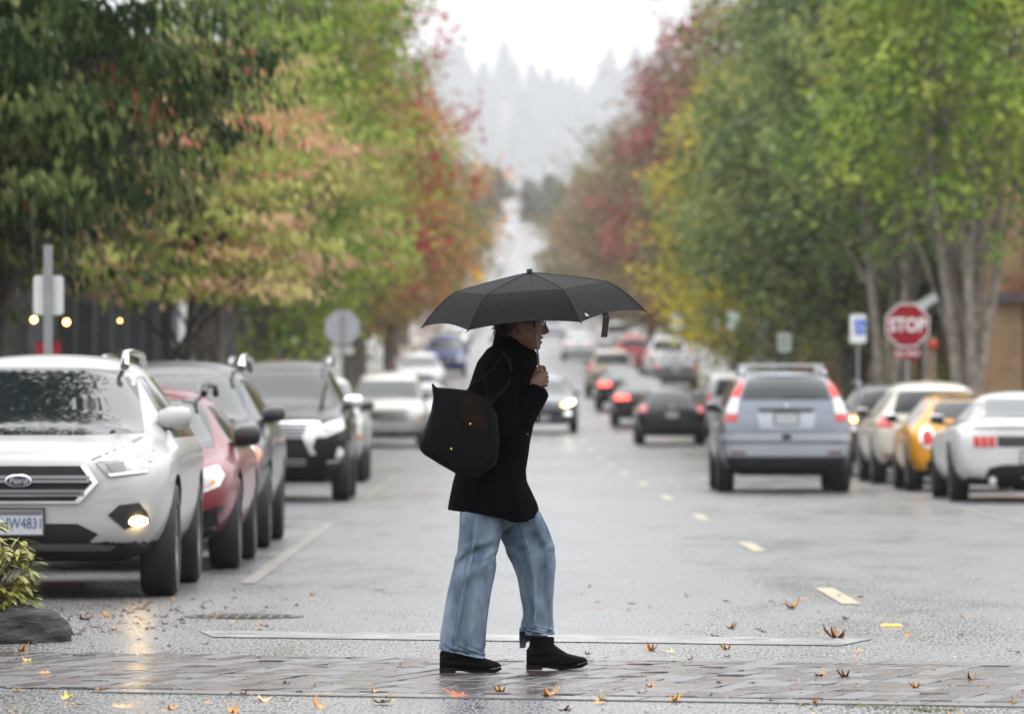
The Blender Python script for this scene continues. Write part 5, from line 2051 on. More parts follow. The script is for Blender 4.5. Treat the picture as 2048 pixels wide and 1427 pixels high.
# left row
tree('dogwood_tree', 'dogA', -5.25, 57, 'dark_dogwood', 'dark green dogwood with drooping leaves above the white SUV', .4, (.84, .84, .98), group=GL, bark=BARK_DARK)
tree('dogwood_tree', 'dogA', -6.6, 64, 'dark_dogwood', 'dark green dogwood farthest left, behind the one above the white SUV', 2.4, (1.05, 1.05, 1.1), group=GL, bark=BARK_DARK)
tree('dogwood_tree', 'dogB', -4.75, 82, 'pink_dogwood', 'dogwood tinged pink, right of the dark green dogwood', 0.3, (1.0, 1.0, .93), group=GL, bark=BARK_DARK)
tree('dogwood_tree', 'dogB', -4.9, 98, 'pink_dogwood', 'pink tinged dogwood standing behind another of its kind', 2.2, (1.05, 1.05, 1.05), group=GL)
tree('maple_tree', 'mapA', -5.0, 123, 'green_maple', 'tall fresh green maple with pale twin stems on the left', 1.0, (.98, .98, 1.05), BARK_PALE, GL)
tree('maple_tree', 'mapB', -5.3, 148, 'green_maple', 'green maple behind the stop sign back on the left', 2.0, (.66, .66, .92), group=GL)
tree('maple_tree', 'mapB', -4.9, 186, 'red_olive', 'maple with dark red branches high on the left', .3, (1.0, 1.0, 1.1), group=GL)
tree('maple_tree', 'farA', -5.4, 222, 'olive', 'olive and orange maple left, below the dark red branches', 1.1, (.92, .92, .92), group=GL)
tree('maple_tree', 'farA', -5.0, 258, 'orange', 'orange brown maple reaching furthest over the street on the left', 2.7, (1.0, 1.0, .95), group=GL)
tree('maple_tree', 'farA', -5.6, 305, 'olive', 'olive maple behind the orange brown maple', .7, (1.0, 1.0, .92), group=GL)
tree('maple_tree', 'farA', -6.0, 360, 'far_mix', 'faded brown maple farthest up the left kerb', 3.7, (1.05, 1.05, .82), group=GL)
tree('maple_tree', 'mapD', -4.9, 40.6, 'dark_dogwood', 'tree whose dark crown is mirrored in the windscreen of the white SUV', 1.3, (.72, .72, 1.1), group=GL)
# right row
tree('maple_tree', 'mapD', 8.9, 108, 'green_maple', 'maple with several slender pale stems at the right edge', 2.3, (.95, .95, 1.02), BARK_PALE, GR)
tree('maple_tree', 'mapD', 8.3, 121, 'grey_green', 'green maple with pale forked stems behind the stop sign', 1.2, (1.0, 1.0, 1.05), BARK_PALE, GR)
tree('maple_tree', 'mapA', 8.1, 130, 'grey_green', 'broad grey green maple above the silver blue SUV', .2, (1.12, 1.12, 1.08), BARK, GR)
tree('maple_tree', 'mapB', 8.0, 158, 'grey_green', 'grey green maple left of the broad one on the right', 3.2, (.82, .82, .97), group=GR)
tree('maple_tree', 'colA', 7.75, 184, 'yellow', 'yellow maple left of the grey green trees on the right', 1.2, (.92, .92, .80), group=GR)
tree('maple_tree', 'mapC', 8.5, 205, 'mauve', 'reddish maple behind the yellow one', .2, (1.0, 1.0, 1.2), group=GR)
tree('maple_tree', 'colA', 7.7, 242, 'mauve', 'tall dusky red and green maple left of the yellow one', 2.2, (1.15, 1.15, 1.08), group=GR)
tree('maple_tree', 'colA', 7.6, 285, 'far_mix', 'mauve and green maple further left of the dusky red one', .9, (1.3, 1.3, .92), group=GR)
tree('maple_tree', 'farA', 7.2, 335, 'far_mix', 'faded mauve maple reaching over the far street on the right', 1.9, (1.02, 1.02, .92), group=GR)
tree('maple_tree', 'farA', 7.6, 400, 'far_mix', 'faded maple farthest up the right kerb', 3.0, (1.1, 1.1, .85), group=GR)
tree('maple_tree', 'mapC', 12.5, 150, 'green_maple', 'green tree behind the pavement right of the broad maple', 1.0, (1.1, 1.1, 1.1), group='trees behind the right pavement')
tree('maple_tree', 'mapC', 13.5, 200, 'grey_green', 'green tree behind the right pavement beside the low brick wall', 2.0, (1.1, 1.1, 1.0), group='trees behind the right pavement')

# low shrubs between the buildings and the pavement on the left
def shrub(x, y, r, h, pal, label, n=2200, size=.12, seed=1, group=None):
    cl, me = crown_data(seed, h, .12, r, 40, n, size, 'maple')
    root = empty('shrub', (x, y, gz(y) + .13))
    c = link('foliage', me, root)
    me.materials.append(LM[pal])
    st = MB()
    for k in range(0, 40, 4):
        st.tube([(0, 0, 0), (cl[k][0] * .5, cl[k][1] * .5, cl[k][2] * .6), tuple(cl[k][:3])], [.02, .014, .006], 5)
    st.build('stem', BARK_DARK, root)
    tag(root, label, 'shrub', group)


PAL['lime'] = [(0, (.10, .12, .02)), (.5, (.22, .24, .04)), (1, (.34, .32, .05))]
LM['lime'] = leaf_mat('lime', PAL['lime'])
SHG = 'shrubs behind the left pavement'
shrub(-7.0, 150, 1.0, 1.9, 'lime', 'lime green shrub behind the pale twin stems on the left', 2600, .14, 21, SHG)
shrub(-8.2, 118, .9, 1.5, 'green_maple', 'green shrub by the dark shopfront left of the white post', 2000, .13, 22, SHG)
shrub(-8.3, 96, .8, 1.6, 'lime', 'yellow green shrub behind the red board', 1800, .13, 23, SHG)
shrub(9.6, 126, .8, 1.5, 'green_maple', 'green shrub at the foot of the trees by the stop sign', 2000, .12, 24)

# ------------------------------------------------------------------ far hill wood in the mist
def conifer(m, x, y, z, h, r, g, p=.85):
    m.tube([(x, y, z), (x, y, z + h)], [r * .06, .05], 5)
    n = 12
    for k in range(n):
        f = k / n
        zz = z + h * (.12 + .86 * f)
        rr = r * (1 - f) ** p * g.uniform(.75, 1.15) + .15
        nb = 9
        a0 = g.uniform(0, 6)
        for j in range(nb):
            a = a0 + 2 * PI * j / nb + g.gauss(0, .15)
            rj = rr * g.uniform(.6, 1.15)
            w = rr * .42
            tip = (x + rj * math.cos(a), y + rj * math.sin(a), zz - rr * .35)
            l = (x + rj * .5 * math.cos(a) - w * math.sin(a) * .6, y + rj * .5 * math.sin(a) + w * math.cos(a) * .6, zz - rr * .12)
            r_ = (x + rj * .5 * math.cos(a) + w * math.sin(a) * .6, y + rj * .5 * math.sin(a) - w * math.cos(a) * .6, zz - rr * .12)
            m.add([(x, y, zz + h * .05), l, tip, r_], [(0, 1, 2), (0, 2, 3)])


NEEDLE = M('needles', (.022, .032, .022), .8, vary=.4, vscale=.3)
fm = MB()
g = random.Random(4)
for k in range(560):
    y = 8130 - 3000 * g.uniform(0, 1) ** 1.5
    x = g.uniform(-500, 630)
    h = g.uniform(55, 98)
    if x > 45 and x < 145:
        h *= .6
    conifer(fm, x, y, gz(y) - 1, h, h * .42, g, .5)
tag(fm.build('forest', NEEDLE), 'misty wood of conifers on the far hill', 'forest', kind='stuff')
for k, (px, y, h, lab) in enumerate(((1120, 6950, 105, 'faint tall conifer standing alone below the misty hill'), (1082, 6800, 80, 'smaller faint conifer left of the lone tall one'))):
    cmx = MB()
    x = (px - HX) / F * y
    conifer(cmx, 0, 0, 0, h, h * .2, g)
    o = empty('conifer_tree', (x, y, gz(y) - .3))
    cmx.build('crown', NEEDLE, o)
    tr = MB()
    tr.tube([(0, 0, 0), (0, 0, h * .4)], [.5, .3], 8)
    tr.build('trunk', BARK_DARK, o)
    tag(o, lab, 'tree')
# rounder woods either side of the far road
for s, lab in ((-1, 'blurred wood left of the far road'), (1, 'blurred wood right of the far road')):
    wm = MB()
    for k in range(130):
        y = g.uniform(470, 1130)
        x = g.uniform(-34, -3.5) if s < 0 else g.uniform(8, 40)
        if y > 880:
            x = g.uniform(-20, .2) if s < 0 else g.uniform(4.6, 26)
        h = g.uniform(5, 9) if s < 0 else g.uniform(3.5, 6)
        conifer(wm, x, y, gz(y) - .5, h, h * .5, g, .45)
    for k in range(34):
        y = g.uniform(1180, 1330)
        h = g.uniform(4, 8)
        conifer(wm, g.uniform(-26, 3) if s < 0 else g.uniform(2, 40), y, gz(y) - .5, h, h * .5, g, .45)
    tag(wm.build('treeline', M('haze_paled_foliage', (.10, .105, .07), .8, vary=.4, vscale=.2)), lab, 'trees', kind='stuff')  # foliage colour lightened to stand in for haze over the far woods
# ------------------------------------------------------------------ buildings
def bmat(name, c, rough=.7, **k):
    return M(name, c, rough, vary=.25, vscale=2.5, bump=.2, bscale=20, **k)


WINDOW = M('shop_glass', (.012, .014, .016), .06, coat=1, spec=.7)
FRAME = M('dark_frame', (.02, .02, .022), .5)


def shop(name, side, x, y0, y1, h, wall_m, pier_m, label, bays=3, depth=12, pier=.6, canopy=None, upper=True, door_m=None):
    """terrace building whose street front stands at x; piers stand out towards the street"""
    z = gz((y0 + y1) / 2) + .1
    root = empty(name, (x, (y0 + y1) / 2, z))
    L = y1 - y0
    s = side                                   # +1: building on the right, -1: on the left
    w = MB()
    w.box((s * depth / 2, 0, h / 2 - .3), (depth, L, h + .6))
    w.build('wall', wall_m, root)
    bl_ = L / bays
    for k in range(bays + 1):
        p = MB()
        p.box((-s * pier * .5 + s * .02, -L / 2 + k * bl_, h * .5 - .3), (pier + .04, .55, h + .6))
        p.build('pier', pier_m, root)
    for k in range(bays):
        yc = -L / 2 + (k + .5) * bl_
        g = MB()
        g.box((-s * .03, yc, 1.55), (.08, bl_ - .9, 2.2))
        win = g.build('shop_window', WINDOW, root)
        f = MB()
        for dz in (-1.12, 1.12):
            f.box((-s * .06, yc, 1.55 + dz), (.1, bl_ - .8, .09))
        for t in (-.5, 0, .5):
            f.box((-s * .06, yc + t * (bl_ - .9), 1.55), (.1, .08, 2.2))
        f.build('frame', FRAME, win)
        if upper and h > 5:
            g = MB()
            g.box((-s * .03, yc, 4.9), (.08, bl_ * .45, 1.5))
            win = g.build('window', WINDOW, root)
            f = MB()
            f.box((-s * .08, yc, 4.08), (.2, bl_ * .5, .1))
            f.build('sill', pier_m, win)
    if door_m:
        d = MB()
        d.box((-s * .08, -L / 2 + .9, 1.1), (.1, 1.0, 2.2))
        dd = d.build('door', door_m, root)
        k_ = MB()
        k_.box((-s * .15, -L / 2 + 1.25, 1.05), (.06, .04, .3))
        k_.build('handle', CHROME, dd)
    if canopy:
        c = MB()
        c.box((-s * canopy[0] / 2, 0, canopy[1]), (canopy[0], L, canopy[2]))
        c.build('canopy', canopy[3], root)
    r = MB()
    r.box((s * depth / 2 - s * .15, 0, h + .15), (depth + .6, L + .2, .35))
    r.build('cornice', pier_m, root)
    tag(root, label, 'building')
    return root


BRICK = bmat('tan_brick', (.27, .17, .09))
BRICK2 = bmat('orange_brick', (.30, .13, .07))
DARK = bmat('dark_render', (.03, .028, .025))
DARK2 = bmat('charcoal_cladding', (.045, .047, .05))
GREYR = bmat('grey_render', (.14, .14, .145))
STEELC = M('canopy_steel', (.10, .10, .105), .4, metal=.3, vary=.2)
GB = 'buildings'
shop('shop_building', 1, 10.9, 119.3, 142, 8, bmat('brown_brick', (.16, .10, .06)), BRICK, 'tan brick shop building with steel canopy at the right edge', 5, pier=.9, canopy=(1.05, 3.26, .30, STEELC), door_m=M('blue_door', (.05, .09, .22), .4))
shop('shop_building', 1, 12.2, 146, 190, 7, bmat('brown_brick', (.16, .10, .06)), bmat('pale_stone', (.34, .27, .19)), 'brown shop building behind the stems by the stop sign', 7, pier=.5)
shop('shop_building', 1, 12.6, 205, 250, 3.4, BRICK2, BRICK2, 'low orange brick building above the silver blue SUV', 6, pier=.4, upper=False)
shop('shop_building', 1, 12.6, 255, 330, 6, GREYR, bmat('cream_render', (.45, .42, .36)), 'pale building far up the right side', 8, pier=.4)
shop('shop_building', -1, -9.6, 70, 103, 7.5, DARK, DARK2, 'dark shop building behind the dogwoods on the left', 6, pier=.4, door_m=M('orange_door', (.35, .16, .03), .5))
shop('shop_building', -1, -9.8, 119, 160, 7.5, DARK, DARK2, 'charcoal shop building beyond the left side street', 7, pier=.5)
shop('shop_building', -1, -9.8, 164, 230, 7, GREYR, GREYR, 'grey building behind the stop sign back', 9, pier=.4)
shop('shop_building', -1, -10.2, 236, 330, 6.5, bmat('cream_render', (.45, .42, .36)), GREYR, 'pale building far up the left side', 9, pier=.4)
# dark gable end and posts that show between the left trunks
pw = empty('white_post', (*at(371, 700, 118).xy, .1))
tag(pw, 'white post with a red plate between the left trunks', 'post')
m = MB()
m.box((0, 0, 1.6), (.27, .27, 3.2))
m.build('shaft', M('white_painted_wood', (.62, .61, .58), .5, vary=.1), pw)
m = MB()
m.box((.02, -.14, 1.97), (.15, .02, .2))
m.build('red_plate', M('red_enamel', (.5, .03, .03), .4), pw)
m = MB()
m.box((0, 0, 3.25), (.36, .36, .1))
m.build('cap', M('white_painted_wood', (.62, .61, .58), .5), pw)
for px, w_, D, c_, lab in ((345, .30, 119, (.10, .105, .125), 'slate column left of the white post'), (418, .55, 121, (.015, .015, .018), 'near black panel right of the white post'), (460, .22, 122, (.13, .135, .15), 'narrow grey column right of the near black panel')):
    cc = empty('column', (*at(px, 700, D).xy, .1))
    tag(cc, lab, 'column')
    m = MB()
    m.box((0, 0, 1.65), (w_, .25, 3.3))
    m.build('shaft', M('column_' + str(px), c_, .6, vary=.2), cc)
    m = MB()
    m.box((0, 0, 3.36), (w_ + .1, .35, .12))
    m.box((0, 0, .06), (w_ + .08, .33, .12))
    m.build('cap', M('column_' + str(px), c_, .6), cc)
# grey low canopy roof seen at the left trees' gap
cn_ = empty('shop_canopy', (*at(500, 600, 126).xy, .1))
tag(cn_, 'grey entrance canopy behind the left trunks', 'canopy')
p0 = at(480, 618, 126)
m = MB()
m.box((-.15, 0, p0.z - .1), (1.5, 2.2, .32))
m.build('roof', M('zinc', (.2, .2, .21), .5, vary=.15), cn_)
m = MB()
m.add([(-.8, -1.05, p0.z + .08), (.5, -1.05, p0.z + .08), (-.15, -1.05, p0.z + .55), (-.8, 1.05, p0.z + .08), (.5, 1.05, p0.z + .08), (-.15, 1.05, p0.z + .55)], [(0, 1, 2), (3, 5, 4), (0, 2, 5, 3), (1, 4, 5, 2)])
m.build('gable', M('slate_roof', (.05, .05, .055), .5), cn_)
for s in (-1, 1):
    m = MB()
    m.box((-.15 + s * .6, -.9, (p0.z - .26) / 2), (.14, .14, p0.z - .26))
    m.build('post', M('zinc', (.2, .2, .21), .5), cn_)

# red boards behind the sign pole, hanging lamps
rb_ = empty('folding_board', (*at(97, 700, 84).xy, .1))
tag(rb_, 'bright red tapered board standing behind the grey sign pole', 'board')
red_m = M('board_red', (.62, .03, .045), .45)
z1 = at(97, 680, 84).z - .1
for s in (-1, 1):
    m = MB()
    m.add([(-.30, s * .22, 0), (.30, s * .22, 0), (.17, s * .03, z1), (-.17, s * .03, z1), (-.30, s * .25, 0), (.30, s * .25, 0), (.17, s * .06, z1), (-.17, s * .06, z1)],
          [(0, 1, 2, 3), (7, 6, 5, 4), (0, 4, 5, 1), (1, 5, 6, 2), (2, 6, 7, 3), (3, 7, 4, 0)])
    m.build('panel', red_m, rb_)
m = MB()
m.box((0, 0, z1 - .02), (.3, .14, .03))
m.build('hinge', TRIM, rb_)
BULB = M('warm_bulb', (1, .8, .5), .3, emit=(1, .50, .13), es=7)
for i, (px, py, D, lab) in enumerate(((68, 639, 54, 'glowing amber lantern left of the grey sign pole'), (133, 644, 54, 'glowing amber lantern right of the grey sign pole'), (240, 641, 70, 'dim amber lantern under the pink tinged dogwood'))):
    p = at(px, py, D)
    e = empty('hanging_lantern', (p.x, p.y, p.z - .06))
    tag(e, lab, 'lantern', 'amber lanterns along the left shopfront')
    m = MB()
    m.ball((0, 0, .06), .032 if i < 2 else .02, 12, 8)
    m.build('globe', BULB, e, True)
    m = MB()
    m.lathe([(.001, .12), (.028, .108), (.03, .092), (.001, .092)], 'Z', 12)
    m.build('cap', TRIM, e, True)
    m = MB()
    m.tube([(0, 0, .11), (0, 0, .6), (-.05, .3, 1.2)], .005, 5)
    m.build('cord', TRIM, e)

# ------------------------------------------------------------------ signs
GALV = M('galvanised_steel', (.30, .31, .32), .42, metal=.7, vary=.12, vscale=6)
SIGN_BACK = M('sign_back', (.42, .43, .45), .45, metal=.45, vary=.08)
SIGN_W = M('sign_white', (.72, .74, .72), .4, vary=.05)
SIGN_RED = M('sign_red', (.27, .008, .016), .55, spec=.25, vary=.08)


def octagon(r):
    return [(r * math.cos(R(22.5 + 45 * k)), r * math.sin(R(22.5 + 45 * k))) for k in range(8)]


def post(root, h, w=.055):
    m = MB()
    m.box((0, .04, h / 2), (w, w, h))
    return m.build('post', GALV, root)


p = at(1815, 650, 100)
st = empty('stop_sign', (p.x, p.y, .13))
tag(st, 'red octagonal STOP sign with a plaque below facing us on the right', 'stop sign')
zc = p.z - .13
post(st, zc + .3)
m = MB()
m.prism(octagon(.415), -.004, .004)
fc = m.build('border', SIGN_W, st, False, (0, 0, zc))
m = MB()
m.prism(octagon(.388), -.0055, -.0042)
m.build('face', SIGN_RED, fc)
text('lettering', 'STOP', .335, SIGN_W, fc, (0, -.0085, -.005), 0, .80, bold=.010)
m = MB()
m.box((0, 0, zc - .50), (.46, .008, .17))
pq = m.build('plaque', SIGN_RED, st)
text('lettering', 'ALL WAY', .125, SIGN_W, pq, (0, -.006, zc - .50), 0, .85, bold=.003)

p = at(685, 655, 120)
sb = empty('stop_sign', (p.x, p.y, .13))
tag(sb, 'bare grey back of an octagonal sign on the left', 'stop sign')
zc = p.z - .13
m = MB()
m.box((0, -.04, (zc + .3) / 2), (.05, .05, zc + .3))
m.build('post', GALV, sb)
m = MB()
m.prism(octagon(.39), -.004, .004)
m.build('plate', SIGN_BACK, sb, False, (0, 0, zc))
m = MB()
m.box((0, 0, zc - .48), (.46, .008, .16))
m.build('plaque', M('plaque_back', (.55, .55, .53), .5), sb)


def plate_sign(name, px, py, D, w, h, mat, label, pole_in_front=False, pole=.05, pole_top=None, art=None, group=None, tilt=0):
    p = at(px, py, D)
    z0 = gz(D) + .13
    o = empty(name, (p.x, p.y, z0), tilt)
    zc = p.z - z0
    top = (pole_top - z0) if pole_top else zc + h * .55
    m = MB()
    m.tube([(0, -.05 if pole_in_front else .05, 0), (0, -.05 if pole_in_front else .05, top)], pole / 2, 10)
    m.build('post', GALV, o, True)
    bmx = bmesh.new()
    m = MB()
    c = min(w, h) * .12
    poly = []
    for sx, sy, a0 in ((1, 1, 0), (-1, 1, 90), (-1, -1, 180), (1, -1, 270)):
        for k in range(4):
            a = R(a0 + 30 * k)
            poly.append((sx * (w / 2 - c) + c * math.cos(a), sy * (h / 2 - c) + c * math.sin(a)))
    m.prism(poly, -.003, .003)
    pl = m.build('plate', mat, o, False, (0, 0, zc))
    bmx.free()
    if art:
        art(pl)
    tag(o, label, 'sign', group)
    return o


plate_sign('parking_sign', 97, 590, 52, .275, .36, SIGN_W, 'white sign back on a thick grey pole above the white SUV', True, .085, at(97, 490, 52).z)


def wheelchair(pl):
    m = MB()
    m.box((.03, -.0042, .03), (.17, .002, .26))
    b_ = m.build('blue_field', M('sign_blue', (.02, .12, .55), .4), pl)
    g = MB()
    g.ball((.02, -.0058, .125), .02, 8, 5, (1, .15, 1))
    g.bar((.02, -.0062, .105), (.025, -.0062, .03), .002, .018)
    g.bar((.02, -.0062, .03), (.065, -.0062, .03), .002, .016)
    g.bar((.062, -.0062, .03), (.08, -.0062, -.04), .002, .016)
    ring = [(.015 + .045 * math.cos(t), -.0062, -.005 + .045 * math.sin(t)) for t in np.linspace(2.0, 5.9, 12)]
    g.tube(ring, .007, 5)
    g.build('wheelchair_symbol', SIGN_W, b_)


plate_sign('parking_sign', 1716, 657, 92, .26, .46, SIGN_W, 'white sign with a blue wheelchair symbol left of the STOP sign', art=wheelchair)


def green_bands(pl):
    m = MB()
    for k in (-1, 0, 1):
        m.box((0, -.0042, k * .09), (.2, .002, .035))
    m.build('green_print', M('sign_green', (.10, .34, .22), .5), pl)


SG = 'parking signs along the right kerb'
plate_sign('parking_sign', 1569, 684, 126, .30, .42, SIGN_W, 'small white parking sign above the roof rack of the silver blue SUV', art=green_bands, group=SG)
plate_sign('parking_sign', 1526, 655, 165, .32, .52, M('sign_pale_green', (.5, .62, .55), .4), 'pale green sign left of the small white parking sign', group=SG)
plate_sign('parking_sign', 1466, 641, 178, .36, .55, M('sign_pale_green', (.5, .62, .55), .4), 'pale green sign further left among the right signs', group=SG)
plate_sign('parking_sign', 1432, 655, 196, .36, .65, SIGN_W, 'white sign between two pale green signs', group=SG)
plate_sign('parking_sign', 1355, 643, 230, .52, .6, M('sign_white_blue', (.6, .68, .8), .4), 'pale blue white sign above the white SUV on the right', group=SG)
plate_sign('street_sign', 620, 690, 150, .36, .66, SIGN_BACK, 'tall grey sign back beside the lime shrub')
# street name blades on the corner pole by the stop sign
p = at(1850, 600, 108)
o = empty('street_name_sign', (p.x, p.y, .13))
m = MB()
m.tube([(0, 0, 0), (0, 0, p.z - .1)], .03, 10)
m.build('post', GALV, o, True)
m = MB()
m.box((-.1, -.03, p.z - .25), (.75, .012, .17), Matrix.Rotation(R(-32), 3, 'Y'))
m.build('blade', M('blade_pale', (.55, .58, .56), .4), o)
tag(o, 'pale slanted street name blade above the STOP sign', 'sign')
# red lamp and dark lamp post cluster
for px, py, D, mat_, lab in ((1865, 690, 112, M('hydrant_red', (.62, .05, .02), .4), 'small red bell on a post right of the STOP sign'), (1990, 562, 119, M('flower_red', (.50, .03, .02), .6), 'red flower box above the steel canopy')):
    if px == 1990:
        p = at(px + 32, 572, 119)
        o = empty('flower_box', (p.x, p.y, p.z - .2))
        m = MB()
        m.box((.2, 0, -.02), (1.0, .4, .22))
        m.build('box', STEELC, o)
        cl, me = crown_data(31, .3, .08, .38, 24, 500, .06, 'maple')
        me.materials.append(leaf_mat('red_petals', [(0, (.08, .09, .02)), (.4, (.25, .03, .02)), (1, (.42, .03, .025))]))
        link('flowers', me, o)
    else:
        p = at(px, py, D)
        o = empty('alarm_bell', (p.x, p.y, .13))
        m = MB()
        m.box((0, .03, p.z / 2), (.16, .16, p.z + .1))
        m.build('post', bmat('tan_post', (.30, .22, .14)), o)
        m = MB()
        m.ball((0, -.1, p.z - .13), .1, 12, 8, (1, .5, 1))
        m.build('bell', mat_, o, True)
    tag(o, lab, 'bell' if px != 1990 else 'flower box')
# distant street lamps and signals beyond the crest
SGN = M('signal_yellow', (.75, .42, .03), .5)
for i, (px, py, D, lab) in enumerate(((955, 553, 420, 'yellow warning sign on the far hill left of the umbrella'), (1190, 552, 430, 'yellow warning sign right of the umbrella'), (1232, 536, 440, 'small yellow warning sign highest on the far right kerb'))):
    p = at(px, py, D)
    z0 = gz(D)
    o = empty('warning_sign', (p.x, p.y, z0))
    m = MB()
    m.tube([(0, .03, 0), (0, .03, p.z - z0)], .05, 8)
    m.build('post', GALV, o)
    m = MB()
    m.prism([(0, .62), (.62, 0), (0, -.62), (-.62, 0)], -.01, .01)
    m.build('plate', SGN, o, False, (0, 0, p.z - z0))
    tag(o, lab, 'sign', 'yellow signs far up the street')
# pale houses on the far hill that close the view above the umbrella
for i, (px, D, w, h, c_, lab) in enumerate(((1030, 520, 16, 5.2, (.62, .63, .64), 'broad white building across the far street above the umbrella'), (905, 470, 5, 5, (.5, .5, .5), 'pale house left of the far street'), (1140, 560, 7, 5, (.55, .56, .57), 'pale house right of the far street'), (1215, 500, 5, 4.6, (.58, .58, .56), 'white house beside the far right trees'))):
    if i == 0:
        continue
    x = (px - HX) / F * D
    o = empty('house', (x, D, gz(D)))
    m = MB()
    m.box((0, 0, h / 2 - .5), (w, 8, h + 1))
    m.build('wall', bmat('far_wall_%d' % i, c_), o)
    m = MB()
    m.add([(-w / 2 - .3, -4.3, h), (w / 2 + .3, -4.3, h), (0, -4.3, h + 1.8), (-w / 2 - .3, 4.3, h), (w / 2 + .3, 4.3, h), (0, 4.3, h + 1.8)], [(0, 1, 2), (3, 5, 4), (0, 2, 5, 3), (1, 4, 5, 2), (0, 3, 4, 1)])
    m.build('roof', bmat('far_roof', (.12, .12, .13)), o)
    for k in (-1, 1):
        m = MB()
        m.box((k * w * .24, -4.02, h * .55), (w * .2, .06, 1.3))
        m.build('window', WINDOW, o)
    tag(o, lab, 'house')

# ------------------------------------------------------------------ shrub and boulder in the near left corner
def variegated():
    m, n, p = base_mat('variegated_leaf')
    at_ = node(n, 'ShaderNodeAttribute', attribute_name='hue')
    cr = node(n, 'ShaderNodeValToRGB')
    el = cr.color_ramp.elements
    el[0].position, el[1].position = 0, 1
    el[0].color = (.07, .11, .015, 1)
    el[1].color = (.50, .44, .06, 1)
    n.links.new(at_.outputs['Fac'], cr.inputs[0])
    n.links.new(cr.outputs[0], p.inputs['Base Color'])
    p.inputs['Roughness'].default_value = .3
    return m


VG = variegated()
g = random.Random(12)
bx, by = -2.81, 29.4
bush = empty('variegated_shrub', (bx, by, .10))
tag(bush, 'yellow edged green shrub in the lower left corner', 'shrub')
V, Fc, hue = [], [], []
stems = MB()
nleaf = 0


def blade(p, d, nrm, L, w):
    """a leaf with a green middle and yellow rims"""
    d = d.normalized()
    s = d.cross(nrm).normalized()
    nn = s.cross(d)
    o = len(V)
    for f, ww, dr in ((0, .12, 0), (.3, .85, .0), (.6, 1.0, -.06), (.85, .55, -.17), (1.0, .04, -.28)):
        c0 = p + d * L * f + nn * L * dr
        for k, lift, h_ in ((-1, .10, .95), (-.5, .04, .35), (0, 0, .12), (.5, .04, .35), (1, .10, .95)):
            V.append(c0 + s * w * ww * k + nn * w * lift * abs(k))
            hue.append(min(1, h_ + g.uniform(-.1, .1)))
    for a in range(4):
        for b_ in range(4):
            i = o + a * 5 + b_
            Fc.append((i, i + 1, i + 6, i + 5))


for k in range(170):
    a = g.uniform(0, 2 * PI)
    rr = .36 * math.sqrt(g.uniform(0, 1))
    h_ = g.uniform(.06, .68) * (1 - .5 * (rr / .36) ** 2)
    tip = Vector((rr * math.cos(a) * 1.15, rr * math.sin(a), h_))
    stems.tube([(tip.x * .2, tip.y * .2, 0), (tip.x * .7, tip.y * .7, h_ * .6), tip], [.006, .005, .003], 5)
    nl = g.randint(6, 10)
    for j in range(nl):
        b_ = 2 * PI * j / nl + g.uniform(-.3, .3)
        d = Vector((math.cos(b_) + math.cos(a) * .5, math.sin(b_) + math.sin(a) * .5, g.uniform(-.5, .35)))
        blade(tip + Vector((0, 0, g.uniform(-.05, .03))), d, Vector((0, 0, 1)) + Vector((math.cos(b_), math.sin(b_), 0)) * .3, g.uniform(.065, .11), g.uniform(.009, .014))
me = bpy.data.meshes.new('foliage')
me.from_pydata([tuple(v) for v in V], [], Fc)
me.attributes.new('hue', 'FLOAT', 'POINT').data.foreach_set('value', np.array(hue, np.float32))
me.materials.append(VG)
me.shade_smooth()
fo = link('foliage', me, bush)
stems.build('stem', M('shrub_stem', (.08, .05, .03), .7), bush)

ROCK = bpy.data.materials.new('striped_rock')
ROCK.use_nodes = True
n_ = ROCK.node_tree
p_ = n_.nodes['Principled BSDF']
tc = node(n_, 'ShaderNodeTexCoord')
mp = node(n_, 'ShaderNodeMapping')
mp.inputs['Rotation'].default_value = (0, R(35), 0)
mp.inputs['Scale'].default_value = (6, 2, 26)
nz = node(n_, 'ShaderNodeTexNoise', Scale=1.6, Detail=6.0, Roughness=.65)
n_.links.new(tc.outputs['Object'], mp.inputs[0])
n_.links.new(mp.outputs[0], nz.inputs['Vector'])
cr = node(n_, 'ShaderNodeValToRGB')
cr.color_ramp.elements[0].position, cr.color_ramp.elements[1].position = .42, .75
cr.color_ramp.elements[0].color = (.010, .010, .011, 1)
cr.color_ramp.elements[1].color = (.075, .075, .075, 1)
n_.links.new(nz.outputs['Fac'], cr.inputs[0])
n_.links.new(cr.outputs[0], p_.inputs['Base Color'])
p_.inputs['Roughness'].default_value = .6
p_.inputs['Specular IOR Level'].default_value = .2
bp = node(n_, 'ShaderNodeBump', Strength=.9, Distance=.04)
n_.links.new(nz.outputs['Fac'], bp.inputs['Height'])
n_.links.new(bp.outputs[0], p_.inputs['Normal'])
m = MB()
m.ball((0, 0, 0), 1, 40, 26)
for i, v in enumerate(m.v):
    v = Vector(v)
    k = 1 + .16 * mnoise.noise(v * 1.7 + Vector((3, 1, 2))) + .07 * mnoise.noise(v * 4.5)
    m.v[i] = (v.x * .44 * k, v.y * .5 * k, v.z * .21 * k)
rk = m.build('boulder', ROCK, None, True, (*gp(-34, 1278), .02))
tag(rk, 'dark veined boulder below the yellow edged shrub', 'boulder')

